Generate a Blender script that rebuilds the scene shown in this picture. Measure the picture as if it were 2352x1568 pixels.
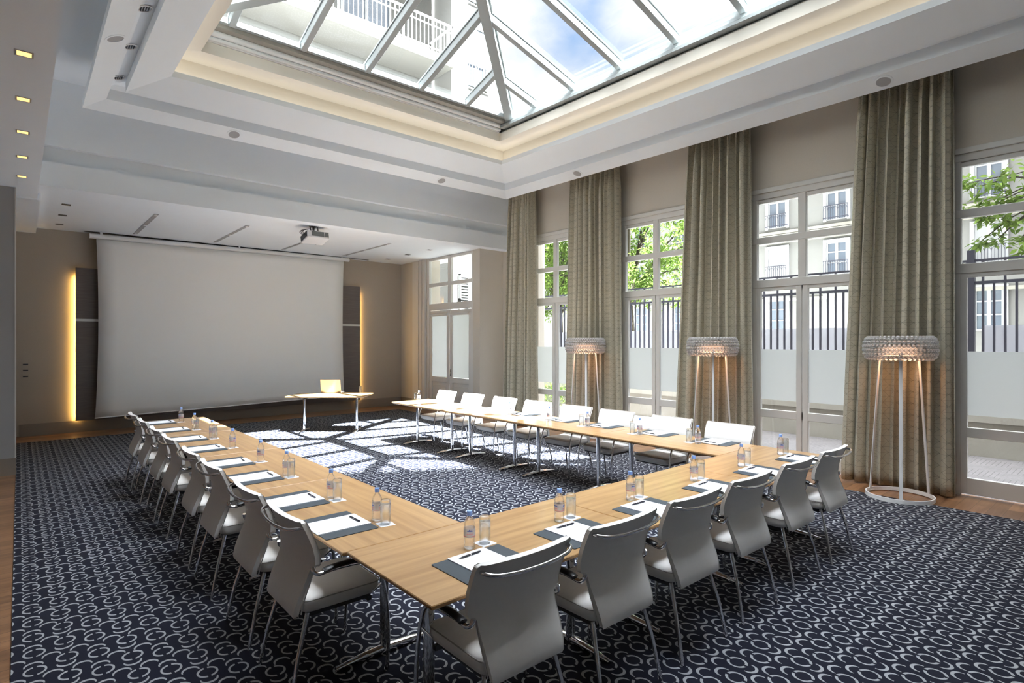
import bpy, math, random
from math import sin, cos, pi, radians, sqrt, atan2, floor
from mathutils import Vector, Matrix

random.seed(7)
SC = bpy.context.scene
COL = SC.collection
for o in list(bpy.data.objects):
    bpy.data.objects.remove(o)

# ------------------------------------------------------------------ camera
CAMZ = 1.885
YAW = 0.7113
cam = bpy.data.cameras.new('camera')
cam_o = bpy.data.objects.new('camera', cam)
COL.objects.link(cam_o)
cam_o.location = (0, 0, CAMZ)
cam_o.rotation_euler = (pi / 2, 0, -YAW)
cam.sensor_width = 36.0
cam.lens = 1297.0 / 2352 * 36.0
cam.shift_x = (1176 - 1161.1) / 2352
cam.shift_y = (782.8 - 784) / 2352
cam.clip_start = 0.05
cam.clip_end = 400
SC.camera = cam_o

# ------------------------------------------------------------------ sky, sun, exposure
SC.view_settings.view_transform = 'Standard'
SC.view_settings.look = 'None'
SC.view_settings.gamma = 1
SC.view_settings.use_curve_mapping = False
SC.view_settings.exposure = 2.38
SKY, ZENITH_BOOST = 0.185, 4.9
W = bpy.data.worlds.new('sky')
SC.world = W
W.use_nodes = True
nt = W.node_tree
nt.nodes.clear()
n_out = nt.nodes.new('ShaderNodeOutputWorld')
n_bg = nt.nodes.new('ShaderNodeBackground')
n_tc = nt.nodes.new('ShaderNodeTexCoord')
n_map = nt.nodes.new('ShaderNodeMapping')
n_map.inputs['Scale'].default_value = (1.0, 1.0, 1.6)
n_map.inputs['Location'].default_value = (0.35, 0.1, 0.0)
n_no = nt.nodes.new('ShaderNodeTexNoise')
n_no.inputs['Scale'].default_value = 2.6
n_no.inputs['Detail'].default_value = 8
n_no.inputs['Roughness'].default_value = 0.55
n_cr = nt.nodes.new('ShaderNodeValToRGB')
n_cr.color_ramp.elements[0].position = 0.33
n_cr.color_ramp.elements[0].color = (0.40, 0.62, 1.0, 1)
n_cr.color_ramp.elements[1].position = 0.50
n_cr.color_ramp.elements[1].color = (1.15, 1.17, 1.2, 1)
nt.links.new(n_tc.outputs['Generated'], n_map.inputs['Vector'])
nt.links.new(n_map.outputs['Vector'], n_no.inputs['Vector'])
nt.links.new(n_no.outputs['Fac'], n_cr.inputs['Fac'])
nt.links.new(n_cr.outputs['Color'], n_bg.inputs['Color'])
# added glow near the zenith, outside the view, that brightens the room
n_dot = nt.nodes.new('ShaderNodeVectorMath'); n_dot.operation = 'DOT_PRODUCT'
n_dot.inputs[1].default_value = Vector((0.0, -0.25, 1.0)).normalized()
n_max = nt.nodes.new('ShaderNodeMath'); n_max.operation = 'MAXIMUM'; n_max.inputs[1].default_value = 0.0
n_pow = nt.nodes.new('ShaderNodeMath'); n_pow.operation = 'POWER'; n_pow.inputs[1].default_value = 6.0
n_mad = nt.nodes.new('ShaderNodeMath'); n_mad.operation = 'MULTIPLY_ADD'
n_mad.inputs[1].default_value = ZENITH_BOOST; n_mad.inputs[2].default_value = SKY
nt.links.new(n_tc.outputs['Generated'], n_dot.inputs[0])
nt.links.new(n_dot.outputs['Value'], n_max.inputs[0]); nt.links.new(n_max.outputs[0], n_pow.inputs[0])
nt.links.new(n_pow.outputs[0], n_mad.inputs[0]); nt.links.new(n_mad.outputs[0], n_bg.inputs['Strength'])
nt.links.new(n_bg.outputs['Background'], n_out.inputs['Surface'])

sun = bpy.data.lights.new('sun', 'SUN')
sun.energy = 19.0
sun.color = (0.90, 0.965, 1.0)
sun.angle = radians(0.53)
sun_o = bpy.data.objects.new('sun', sun)
COL.objects.link(sun_o)
SUND = Vector((0.03, 0.71, -1.0)).normalized()
sun_o.rotation_euler = SUND.to_track_quat('-Z', 'Y').to_euler()

def portal(name, loc, rot, sx, sy):
    l = bpy.data.lights.new(name, 'AREA')
    l.shape = 'RECTANGLE'
    l.size, l.size_y = sx, sy
    l.cycles.is_portal = True
    o = bpy.data.objects.new(name, l)
    COL.objects.link(o)
    o.location, o.rotation_euler = loc, rot

portal('skylight_portal', (4.36, 4.5, 5.98), (0, 0, 0), 5.1, 7.4)
for k, yc in enumerate((8.53, 5.99, 3.46, 0.93, -1.6)):
    portal('window_portal', (9.0, yc, 2.15), (0, radians(90), 0), 4.0, 1.5)

cy = SC.cycles
cy.max_bounces = 16
cy.diffuse_bounces = 6
cy.glossy_bounces = 4
cy.transmission_bounces = 14
cy.transparent_max_bounces = 48
cy.sample_clamp_indirect = 6
cy.caustics_reflective = False
cy.caustics_refractive = False
cy.use_denoising = True

# ------------------------------------------------------------------ materials
def new_mat(name):
    m = bpy.data.materials.new(name)
    m.use_nodes = True
    t = m.node_tree
    t.nodes.clear()
    out = t.nodes.new('ShaderNodeOutputMaterial')
    return m, t, out

class NB:
    """small node builder"""
    def __init__(s, t): s.t = t
    def n(s, typ, **kw):
        nd = s.t.nodes.new(typ)
        for k, v in kw.items(): setattr(nd, k, v)
        return nd
    def put(s, sock, v):
        if hasattr(v, 'is_linked') or isinstance(v, bpy.types.NodeSocket): s.t.links.new(v, sock)
        else: sock.default_value = v
    def m(s, op, a, b=0.0, c=0.0, clamp=False):
        nd = s.t.nodes.new('ShaderNodeMath'); nd.operation = op; nd.use_clamp = clamp
        s.put(nd.inputs[0], a); s.put(nd.inputs[1], b); s.put(nd.inputs[2], c)
        return nd.outputs[0]
    def mix(s, f, a, b):
        nd = s.t.nodes.new('ShaderNodeMix'); nd.data_type = 'RGBA'
        s.put(nd.inputs[0], f); s.put(nd.inputs[6], a); s.put(nd.inputs[7], b)
        return nd.outputs[2]
    def step(s, x, e, w):   # 1 where x < e, soft over w
        return s.m('SUBTRACT', 0.5, s.m('DIVIDE', s.m('SUBTRACT', x, e), w), clamp=True)

def pr(name, col, rough=0.5, metal=0.0, noise=0.0, nscale=8.0, bump=0.0, bscale=200.0, spec=0.5, coat=0.0, sheen=0.0):
    m, t, out = new_mat(name)
    b = t.nodes.new('ShaderNodeBsdfPrincipled')
    b.inputs['Roughness'].default_value = rough
    b.inputs['Metallic'].default_value = metal
    b.inputs['Specular IOR Level'].default_value = spec
    b.inputs['Coat Weight'].default_value = coat
    b.inputs['Sheen Weight'].default_value = sheen
    nb = NB(t)
    c4 = (col[0], col[1], col[2], 1)
    if noise > 0:
        tc = nb.n('ShaderNodeTexCoord'); no = nb.n('ShaderNodeTexNoise')
        no.inputs['Scale'].default_value = nscale; no.inputs['Detail'].default_value = 4
        t.links.new(tc.outputs['Object'], no.inputs['Vector'])
        d = tuple(max(0, c * (1 - noise)) for c in col) + (1,)
        u = tuple(min(1, c * (1 + noise)) for c in col) + (1,)
        t.links.new(nb.mix(no.outputs['Fac'], d, u), b.inputs['Base Color'])
    else:
        b.inputs['Base Color'].default_value = c4
    if bump > 0:
        tc = nb.n('ShaderNodeTexCoord'); no = nb.n('ShaderNodeTexNoise')
        no.inputs['Scale'].default_value = bscale; no.inputs['Detail'].default_value = 2
        t.links.new(tc.outputs['Object'], no.inputs['Vector'])
        bp = nb.n('ShaderNodeBump'); bp.inputs['Strength'].default_value = bump; bp.inputs['Distance'].default_value = 0.002
        t.links.new(no.outputs['Fac'], bp.inputs['Height'])
        t.links.new(bp.outputs['Normal'], b.inputs['Normal'])
    t.links.new(b.outputs['BSDF'], out.inputs['Surface'])
    return m

def emit(name, col, s):
    m, t, out = new_mat(name)
    e = t.nodes.new('ShaderNodeEmission')
    e.inputs['Color'].default_value = (*col, 1); e.inputs['Strength'].default_value = s
    t.links.new(e.outputs[0], out.inputs['Surface'])
    return m

def thin_glass(name, tint=(0.97, 0.985, 0.98), rough=0.0, gl=0.0, edge=1.0, f0=0.035, milk=0.0):
    """pane / thin shell: transparent with a Fresnel reflection; gl = share of refracting glass"""
    m, t, out = new_mat(name)
    nb = NB(t)
    tr = nb.n('ShaderNodeBsdfTransparent')
    if edge < 1:
        lw = nb.n('ShaderNodeLayerWeight'); lw.inputs['Blend'].default_value = 0.35
        t.links.new(nb.mix(lw.outputs['Facing'], (*tint, 1), tuple(c * edge for c in tint) + (1,)), tr.inputs['Color'])
    else:
        tr.inputs['Color'].default_value = (*tint, 1)
    gs = nb.n('ShaderNodeBsdfGlossy'); gs.inputs['Roughness'].default_value = rough
    fc = nb.n('ShaderNodeLayerWeight'); fc.inputs['Blend'].default_value = 0.5
    fr = nb.m('ADD', f0, nb.m('MULTIPLY', nb.m('POWER', fc.outputs['Facing'], 5.0), 0.9))   # Schlick, same from both sides
    mx = nb.n('ShaderNodeMixShader')
    t.links.new(fr, mx.inputs[0]); t.links.new(tr.outputs[0], mx.inputs[1]); t.links.new(gs.outputs[0], mx.inputs[2])
    res = mx.outputs[0]
    if gl > 0:
        g = nb.n('ShaderNodeBsdfGlass'); g.inputs['Roughness'].default_value = 0.0; g.inputs['IOR'].default_value = 1.36
        g.inputs['Color'].default_value = (*tint, 1)
        m2 = nb.n('ShaderNodeMixShader'); m2.inputs[0].default_value = gl
        t.links.new(res, m2.inputs[1]); t.links.new(g.outputs[0], m2.inputs[2]); res = m2.outputs[0]
    if milk > 0:
        df = nb.n('ShaderNodeBsdfDiffuse'); df.inputs[0].default_value = (0.9, 0.92, 0.94, 1)
        tl = nb.n('ShaderNodeBsdfTranslucent'); tl.inputs[0].default_value = (0.9, 0.92, 0.94, 1)
        ma = nb.n('ShaderNodeMixShader'); t.links.new(df.outputs[0], ma.inputs[1]); t.links.new(tl.outputs[0], ma.inputs[2])
        m3 = nb.n('ShaderNodeMixShader'); m3.inputs[0].default_value = milk
        t.links.new(res, m3.inputs[1]); t.links.new(ma.outputs[0], m3.inputs[2]); res = m3.outputs[0]
    t.links.new(res, out.inputs['Surface'])
    return m

def film(name, col, trans, extra=0.0):
    m, t, out = new_mat(name)
    nb = NB(t)
    d = nb.n('ShaderNodeBsdfDiffuse'); d.inputs[0].default_value = (*col, 1)
    tl = nb.n('ShaderNodeBsdfTranslucent'); tl.inputs[0].default_value = (*col, 1)
    mx = nb.n('ShaderNodeMixShader'); mx.inputs[0].default_value = trans
    t.links.new(d.outputs[0], mx.inputs[1]); t.links.new(tl.outputs[0], mx.inputs[2])
    res = mx.outputs[0]
    if extra > 0:
        tr = nb.n('ShaderNodeBsdfTransparent'); m2 = nb.n('ShaderNodeMixShader'); m2.inputs[0].default_value = extra
        t.links.new(res, m2.inputs[1]); t.links.new(tr.outputs[0], m2.inputs[2]); res = m2.outputs[0]
    t.links.new(res, out.inputs['Surface'])
    return m

def wood(name, c0, c1, plank=None, rough=0.35, gscale=(1.2, 26, 26), coat=0.0):
    """grain runs along local X; plank = (length, width) lays boards (along X)"""
    m, t, out = new_mat(name)
    nb = NB(t)
    b = nb.n('ShaderNodeBsdfPrincipled'); b.inputs['Roughness'].default_value = rough; b.inputs['Coat Weight'].default_value = coat
    b.inputs['Coat Roughness'].default_value = 0.15
    tc = nb.n('ShaderNodeTexCoord'); mp = nb.n('ShaderNodeMapping'); mp.inputs['Scale'].default_value = gscale
    t.links.new(tc.outputs['Object'], mp.inputs['Vector'])
    no = nb.n('ShaderNodeTexNoise'); no.inputs['Scale'].default_value = 1.0; no.inputs['Detail'].default_value = 6; no.inputs['Distortion'].default_value = 0.6
    t.links.new(mp.outputs['Vector'], no.inputs['Vector'])
    f = nb.m('MULTIPLY', nb.m('SUBTRACT', no.outputs['Fac'], 0.3), 2.2, clamp=True)
    colr = nb.mix(f, (*c0, 1), (*c1, 1))
    if plank:
        br = nb.n('ShaderNodeTexBrick')
        br.inputs['Scale'].default_value = 1.0
        br.inputs['Brick Width'].default_value = plank[0]; br.inputs['Row Height'].default_value = plank[1]
        br.inputs['Mortar Size'].default_value = 0.0025
        br.inputs['Color1'].default_value = (0.62, 0.62, 0.62, 1); br.inputs['Color2'].default_value = (1.15, 1.15, 1.15, 1)
        br.inputs['Mortar'].default_value = (0.35, 0.35, 0.35, 1)
        t.links.new(tc.outputs['Object'], br.inputs['Vector'])
        mu = nb.n('ShaderNodeMix'); mu.data_type = 'RGBA'; mu.blend_type = 'MULTIPLY'; mu.inputs[0].default_value = 1
        t.links.new(colr, mu.inputs[6]); t.links.new(br.outputs['Color'], mu.inputs[7]); colr = mu.outputs[2]
    t.links.new(colr, b.inputs['Base Color'])
    t.links.new(b.outputs[0], out.inputs['Surface'])
    return m

def carpet_mat():
    m, t, out = new_mat('patterned_carpet')
    nb = NB(t)
    tc = nb.n('ShaderNodeTexCoord'); sx = nb.n('ShaderNodeSeparateXYZ')
    t.links.new(tc.outputs['Object'], sx.inputs[0])
    CX, CY = 0.2975, 0.2405
    X0, Y0 = 4.087, 1.049
    elems = [('D', -0.008, 0.022), ('E', 0.0, 0.093), ('E', 0.148, 0.024), ('C', 0.062, -0.080), ('C', 0.142, 0.092), ('C', 0.226, -0.079)]
    total = None
    for k, dx, dy in elems:
        px = nb.m('WRAP', nb.m('SUBTRACT', sx.outputs[0], X0 + dx), CX / 2, -CX / 2)
        py = nb.m('WRAP', nb.m('SUBTRACT', sx.outputs[1], Y0 + dy), CY / 2, -CY / 2)
        r = nb.m('SQRT', nb.m('ADD', nb.m('MULTIPLY', px, px), nb.m('MULTIPLY', py, py)))
        if k == 'E':
            hw = nb.m('ADD', 0.0050, nb.m('MULTIPLY', nb.m('ABSOLUTE', py), 0.065))
            d = nb.m('ABSOLUTE', nb.m('SUBTRACT', r, 0.0492))
            a = nb.m('SUBTRACT', 1.0, nb.step(nb.m('ABSOLUTE', px), 0.0085, 0.002))
        else:
            hw = nb.m('ADD', 0.0032, nb.m('MULTIPLY', nb.m('ABSOLUTE', py), 0.135))
            d = nb.m('ABSOLUTE', nb.m('SUBTRACT', r, 0.0425))
            q = py if k == 'D' else nb.m('MULTIPLY', py, -1.0)
            a = nb.step(q, 0.004, 0.002)
        msk = nb.m('MULTIPLY', nb.step(nb.m('SUBTRACT', d, hw), 0.0, 0.0018), a)
        total = msk if total is None else nb.m('MAXIMUM', total, msk)
    no = nb.n('ShaderNodeTexNoise'); no.inputs['Scale'].default_value = 320; no.inputs['Detail'].default_value = 2
    t.links.new(tc.outputs['Object'], no.inputs['Vector'])
    v = nb.m('ADD', 0.7, nb.m('MULTIPLY', no.outputs['Fac'], 0.6))
    base = nb.mix(total, (0.0112, 0.0122, 0.0215, 1), (0.315, 0.325, 0.34, 1))
    mu = nb.n('ShaderNodeMix'); mu.data_type = 'RGBA'; mu.blend_type = 'MULTIPLY'; mu.inputs[0].default_value = 1
    cb = nb.n('ShaderNodeCombineXYZ')
    for i in range(3): t.links.new(v, cb.inputs[i])
    t.links.new(base, mu.inputs[6]); t.links.new(cb.outputs[0], mu.inputs[7])
    b = nb.n('ShaderNodeBsdfPrincipled'); b.inputs['Roughness'].default_value = 0.95; b.inputs['Specular IOR Level'].default_value = 0.1
    b.inputs['Sheen Weight'].default_value = 0.05
    t.links.new(mu.outputs[2], b.inputs['Base Color'])
    t.links.new(b.outputs[0], out.inputs['Surface'])
    return m

def curtain_mat():
    m, t, out = new_mat('olive_satin_curtain')
    nb = NB(t)
    uv = nb.n('ShaderNodeUVMap'); sp = nb.n('ShaderNodeSeparateXYZ')
    t.links.new(uv.outputs[0], sp.inputs[0])
    u, v = sp.outputs[0], sp.outputs[1]
    P = 0.146
    def line(x, w):
        fr = nb.m('ABSOLUTE', nb.m('SUBTRACT', nb.m('FRACT', nb.m('ADD', x, 100.0)), 0.5))
        return nb.m('SUBTRACT', 1.0, nb.step(fr, 0.5 - w, 0.01))
    a = nb.m('DIVIDE', u, 0.185); c = nb.m('DIVIDE', v, P)
    l1 = line(nb.m('ADD', a, c), 0.011); l2 = line(nb.m('SUBTRACT', a, c), 0.011); l3 = line(nb.m('MULTIPLY', c, 2.0), 0.015)
    ln = nb.m('MAXIMUM', nb.m('MAXIMUM', l1, l2), l3)
    # woven triangles: facets alternate between two base tones
    f1 = nb.m('FLOOR', nb.m('ADD', nb.m('ADD', a, c), 100.0)); f2 = nb.m('FLOOR', nb.m('ADD', nb.m('SUBTRACT', a, c), 100.0))
    par = nb.m('MODULO', nb.m('ADD', f1, f2), 2.0)
    base = nb.mix(par, (0.54, 0.50, 0.39, 1), (0.50, 0.465, 0.36, 1))
    col = nb.mix(nb.m('MULTIPLY', ln, 0.85), base, (0.10, 0.09, 0.07, 1))
    b = nb.n('ShaderNodeBsdfPrincipled'); b.inputs['Roughness'].default_value = 0.36; b.inputs['Sheen Weight'].default_value = 0.15
    t.links.new(col, b.inputs['Base Color'])
    tl = nb.n('ShaderNodeBsdfTranslucent'); t.links.new(col, tl.inputs[0])
    mx = nb.n('ShaderNodeMixShader'); mx.inputs[0].default_value = 0.10
    t.links.new(b.outputs[0], mx.inputs[1]); t.links.new(tl.outputs[0], mx.inputs[2])
    t.links.new(mx.outputs[0], out.inputs['Surface'])
    return m

def deck_mat():
    m, t, out = new_mat('grooved_deck_tiles')
    nb = NB(t)
    tc = nb.n('ShaderNodeTexCoord'); sp = nb.n('ShaderNodeSeparateXYZ'); t.links.new(tc.outputs['Object'], sp.inputs[0])
    S = 0.5
    ix = nb.m('FLOOR', nb.m('DIVIDE', sp.outputs[0], S)); iy = nb.m('FLOOR', nb.m('DIVIDE', sp.outputs[1], S))
    par = nb.m('MODULO', nb.m('ADD', nb.m('ADD', ix, iy), 200.0), 2.0)
    def slat(x):
        return nb.m('GREATER_THAN', nb.m('ABSOLUTE', nb.m('SUBTRACT', nb.m('FRACT', nb.m('DIVIDE', x, 0.062)), 0.5)), 0.42)
    sl = nb.m('ADD', nb.m('MULTIPLY', par, slat(sp.outputs[0])), nb.m('MULTIPLY', nb.m('SUBTRACT', 1.0, par), slat(sp.outputs[1])))
    no = nb.n('ShaderNodeTexNoise'); no.inputs['Scale'].default_value = 5; no.inputs['Detail'].default_value = 5
    t.links.new(tc.outputs['Object'], no.inputs['Vector'])
    c = nb.mix(no.outputs['Fac'], (0.10, 0.088, 0.085, 1), (0.19, 0.172, 0.165, 1))
    c = nb.mix(nb.m('MULTIPLY', sl, 0.75), c, (0.05, 0.045, 0.04, 1))
    b = nb.n('ShaderNodeBsdfPrincipled'); b.inputs['Roughness'].default_value = 0.7
    t.links.new(c, b.inputs['Base Color']); t.links.new(b.outputs[0], out.inputs['Surface'])
    return m

MT = {}
MT['white'] = pr('white_ceiling_paint', (0.815, 0.86, 0.90), 0.75, noise=0.015, nscale=3)
MT['cove'] = pr('warm_white_cove_paint', (0.84, 0.79, 0.70), 0.7)
MT['taupe'] = pr('taupe_textured_wallpaper', (0.61, 0.56, 0.485), 0.8, noise=0.05, nscale=60, bump=0.15, bscale=300)
MT['brown'] = pr('brown_taupe_wallpaper', (0.44, 0.385, 0.315), 0.8, noise=0.05, nscale=60, bump=0.15, bscale=300)
MT['greywall'] = pr('grey_wall_paint', (0.36, 0.36, 0.36), 0.8)
MT['frame'] = pr('greige_window_paint', (0.68, 0.665, 0.63), 0.45)
MT['base'] = pr('taupe_skirting_paint', (0.26, 0.225, 0.19), 0.55)
MT['panel'] = wood('dark_brown_veneer', (0.125, 0.10, 0.088), (0.175, 0.145, 0.128), rough=0.45, gscale=(3, 60, 60))
MT['alu'] = pr('brushed_aluminium', (0.72, 0.71, 0.68), 0.35, metal=1.0)
MT['alum_paint'] = pr('pale_aluminium_profile', (0.34, 0.365, 0.365), 0.35, spec=0.6)
MT['chrome'] = pr('polished_chrome', (0.80, 0.80, 0.82), 0.07, metal=1.0)
MT['leather'] = pr('off_white_leather', (0.82, 0.80, 0.765), 0.5, noise=0.03, nscale=40, bump=0.12, bscale=500, spec=0.4)
MT['seam'] = pr('grey_seam_piping', (0.42, 0.40, 0.37), 0.6)
MT['black'] = pr('black_plastic', (0.012, 0.013, 0.015), 0.35)
MT['dark'] = pr('dark_metal', (0.045, 0.048, 0.055), 0.5)
MT['oak'] = wood('oak_table_veneer', (0.315, 0.172, 0.068), (0.475, 0.295, 0.132), rough=0.33, gscale=(1.1, 22, 22), coat=0.25)
MT['oakedge'] = wood('oak_edge_lipping', (0.33, 0.18, 0.075), (0.45, 0.26, 0.115), rough=0.4)
MT['floor'] = wood('warm_plank_parquet', (0.20, 0.095, 0.045), (0.36, 0.195, 0.10), plank=(1.4, 0.14), rough=0.32, gscale=(1.5, 18, 18), coat=0.1)
MT['carpet'] = carpet_mat()
MT['curtain'] = curtain_mat()
MT['pane'] = thin_glass('clear_window_glass', (0.985, 0.995, 0.99))
MT['roofglass'] = thin_glass('skylight_glass', (0.97, 0.985, 0.985))
MT['film'] = film('frosted_window_film', (0.79, 0.80, 0.79), 0.76)
MT['blind'] = film('white_roller_blind', (0.74, 0.75, 0.75), 0.72)
MT['screen'] = pr('matt_white_screen_fabric', (0.88, 0.875, 0.85), 0.9)
MT['paper'] = pr('white_writing_paper', (0.84, 0.85, 0.90), 0.7)
MT['ink'] = pr('grey_print', (0.18, 0.18, 0.19), 0.7)
MT['pad'] = pr('slate_leather_desk_pad', (0.046, 0.058, 0.070), 0.55, bump=0.1, bscale=600, spec=0.35)
MT['pen'] = pr('black_lacquer_pen', (0.008, 0.009, 0.02), 0.18)
MT['bottle'] = thin_glass('clear_bottle_plastic', (0.98, 0.985, 1.0), rough=0.0, gl=0.45, edge=0.9)
MT['tumbler'] = thin_glass('clear_tumbler_glass', (0.97, 0.98, 0.98), rough=0.0, gl=0.50, edge=0.95)
MT['cap'] = pr('light_blue_bottle_cap', (0.27, 0.44, 0.90), 0.4)
MT['label'] = film('translucent_bottle_label', (0.78, 0.82, 0.92), 0.4, extra=0.45)
MT['red'] = pr('red_label_print', (0.65, 0.05, 0.09), 0.5)
MT['blue'] = pr('blue_label_print', (0.04, 0.09, 0.42), 0.5)
MT['bead'] = thin_glass('clear_acrylic_bead', (0.98, 0.98, 0.98), gl=0.38, edge=0.98, f0=0.16, milk=0.18)
MT['lampwhite'] = pr('white_lacquered_steel', (0.80, 0.80, 0.80), 0.35)
MT['glow'] = emit('warm_lamp_diffuser', (1.0, 0.60, 0.40), 0.24)
MT['bulb'] = emit('warm_lamp_bulb', (1.0, 0.52, 0.26), 3.0)
MT['halogen'] = emit('amber_halogen_lens', (1.0, 0.60, 0.20), 0.42)
MT['led'] = emit('yellow_led_strip', (1.0, 0.60, 0.16), 22.0)
MT['coveled'] = emit('warm_white_cove_led', (1.0, 0.95, 0.86), 0.50)
MT['spot'] = pr('spot_reflector', (0.5, 0.5, 0.52), 0.25, metal=1.0)
MT['grille'] = pr('grey_speaker_grille', (0.36, 0.36, 0.37), 0.7)
MT['projector'] = pr('light_grey_projector_plastic', (0.70, 0.71, 0.72), 0.45)
MT['vent'] = pr('projector_vent_grey', (0.16, 0.18, 0.18), 0.5)
MT['laptop'] = pr('champagne_laptop_lid', (0.40, 0.35, 0.30), 0.32, metal=0.85)
MT['stone'] = pr('cream_rendered_facade', (0.185, 0.181, 0.169), 0.85, noise=0.04, nscale=2)
MT['stone2'] = pr('white_rendered_facade', (0.17, 0.166, 0.155), 0.85)
MT['cornice'] = pr('beige_stone_cornice', (0.235, 0.22, 0.185), 0.85)
MT['winwhite'] = pr('white_window_joinery', (0.36, 0.36, 0.36), 0.5)
MT['darkpane'] = pr('dark_reflecting_pane', (0.12, 0.14, 0.17), 0.08, spec=0.6)
MT['shutter'] = pr('white_roller_shutter', (0.28, 0.28, 0.28), 0.6)
MT['iron'] = pr('black_wrought_iron', (0.03, 0.03, 0.045), 0.5)
MT['concrete'] = pr('weathered_concrete', (0.34, 0.32, 0.28), 0.9, noise=0.18, nscale=2.2)
MT['deck'] = deck_mat()
MT['plexi'] = film('grey_translucent_screen', (0.50, 0.50, 0.54), 0.5, extra=0.25)
MT['leaf'] = film('yellowish_green_leaf', (0.155, 0.225, 0.052), 0.45)  # yellower of the two leaf greens mixed through each crown
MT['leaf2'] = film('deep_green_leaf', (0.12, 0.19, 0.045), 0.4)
MT['bark'] = pr('brown_bark', (0.045, 0.034, 0.024), 0.9, noise=0.3, nscale=12)
MT['asphalt'] = pr('pale_bounce_pavement', (0.50, 0.49, 0.47), 0.9, noise=0.1, nscale=1)  # hidden street surface, lightened to throw daylight up onto the ceiling

# ------------------------------------------------------------------ mesh helpers
class G:
    def __init__(s):
        s.v, s.f, s.uv = [], [], None
    def quad(s, a, b, c, d):
        i = len(s.v); s.v += [a, b, c, d]; s.f.append((i, i + 1, i + 2, i + 3))
    def box(s, c, d, rz=0.0, M=None):
        hx, hy, hz = d[0] / 2, d[1] / 2, d[2] / 2
        i = len(s.v)
        for z in (-hz, hz):
            for x, y in ((-hx, -hy), (hx, -hy), (hx, hy), (-hx, hy)):
                p = Vector((x, y, z))
                if rz: p = Matrix.Rotation(rz, 3, 'Z') @ p
                if M is not None: p = M @ p
                s.v.append((p.x + c[0], p.y + c[1], p.z + c[2]))
        for q in ((3, 2, 1, 0), (4, 5, 6, 7), (0, 1, 5, 4), (1, 2, 6, 5), (2, 3, 7, 6), (3, 0, 4, 7)):
            s.f.append(tuple(i + k for k in q))
        return s
    def bx(s, x0, x1, y0, y1, z0, z1):
        return s.box(((x0 + x1) / 2, (y0 + y1) / 2, (z0 + z1) / 2), (x1 - x0, y1 - y0, z1 - z0))
    def tube(s, pts, r, n=10, caps=True, flat=None):
        """sweep a circle (or flat=(w,t) rectangle) along pts; r number or list"""
        pts = [Vector(p) for p in pts]
        N = len(pts)
        rs = r if isinstance(r, (list, tuple)) else [r] * N
        base = len(s.v)
        up = None
        for k, p in enumerate(pts):
            d = (pts[min(k + 1, N - 1)] - pts[max(k - 1, 0)]).normalized()
            if up is None:
                up = Vector((0, 0, 1)) if abs(d.z) < 0.9 else Vector((1, 0, 0))
            a = d.cross(up).normalized(); b = a.cross(d).normalized(); up = b
            for j in range(n):
                t = 2 * pi * j / n
                q = p + (a * cos(t) + b * sin(t)) * rs[k]
                s.v.append(tuple(q))
        for k in range(N - 1):
            for j in range(n):
                j2 = (j + 1) % n
                s.f.append((base + k * n + j, base + k * n + j2, base + (k + 1) * n + j2, base + (k + 1) * n + j))
        if caps:
            s.f.append(tuple(base + j for j in range(n - 1, -1, -1)))
            s.f.append(tuple(base + (N - 1) * n + j for j in range(n)))
        return s
    def lathe(s, prof, n=24, c=(0, 0, 0), cap=True):
        base = len(s.v)
        for r, z in prof:
            for j in range(n):
                t = 2 * pi * j / n
                s.v.append((c[0] + r * cos(t), c[1] + r * sin(t), c[2] + z))
        for k in range(len(prof) - 1):
            for j in range(n):
                j2 = (j + 1) % n
                s.f.append((base + k * n + j, base + k * n + j2, base + (k + 1) * n + j2, base + (k + 1) * n + j))
        if cap:
            s.f.append(tuple(base + j for j in range(n - 1, -1, -1)))
            s.f.append(tuple(base + (len(prof) - 1) * n + j for j in range(n)))
        return s
    def grid(s, P, closed=False):
        """P[i][j] points -> quads"""
        base = len(s.v); R = len(P); C = len(P[0])
        for row in P: s.v += [tuple(p) for p in row]
        for i in range(R - 1):
            for j in range(C - 1 if not closed else C):
                j2 = (j + 1) % C
                s.f.append((base + i * C + j, base + i * C + j2, base + (i + 1) * C + j2, base + (i + 1) * C + j))
        return s
    def prism(s, poly, z0, z1):
        i = len(s.v); n = len(poly)
        s.v += [(x, y, z0) for x, y in poly] + [(x, y, z1) for x, y in poly]
        s.f.append(tuple(i + k for k in range(n - 1, -1, -1))); s.f.append(tuple(i + n + k for k in range(n)))
        for k in range(n):
            k2 = (k + 1) % n
            s.f.append((i + k, i + k2, i + n + k2, i + n + k))
        return s
    def xf(s, M):
        s.v = [tuple(M @ Vector(p)) for p in s.v]; return s

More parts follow.
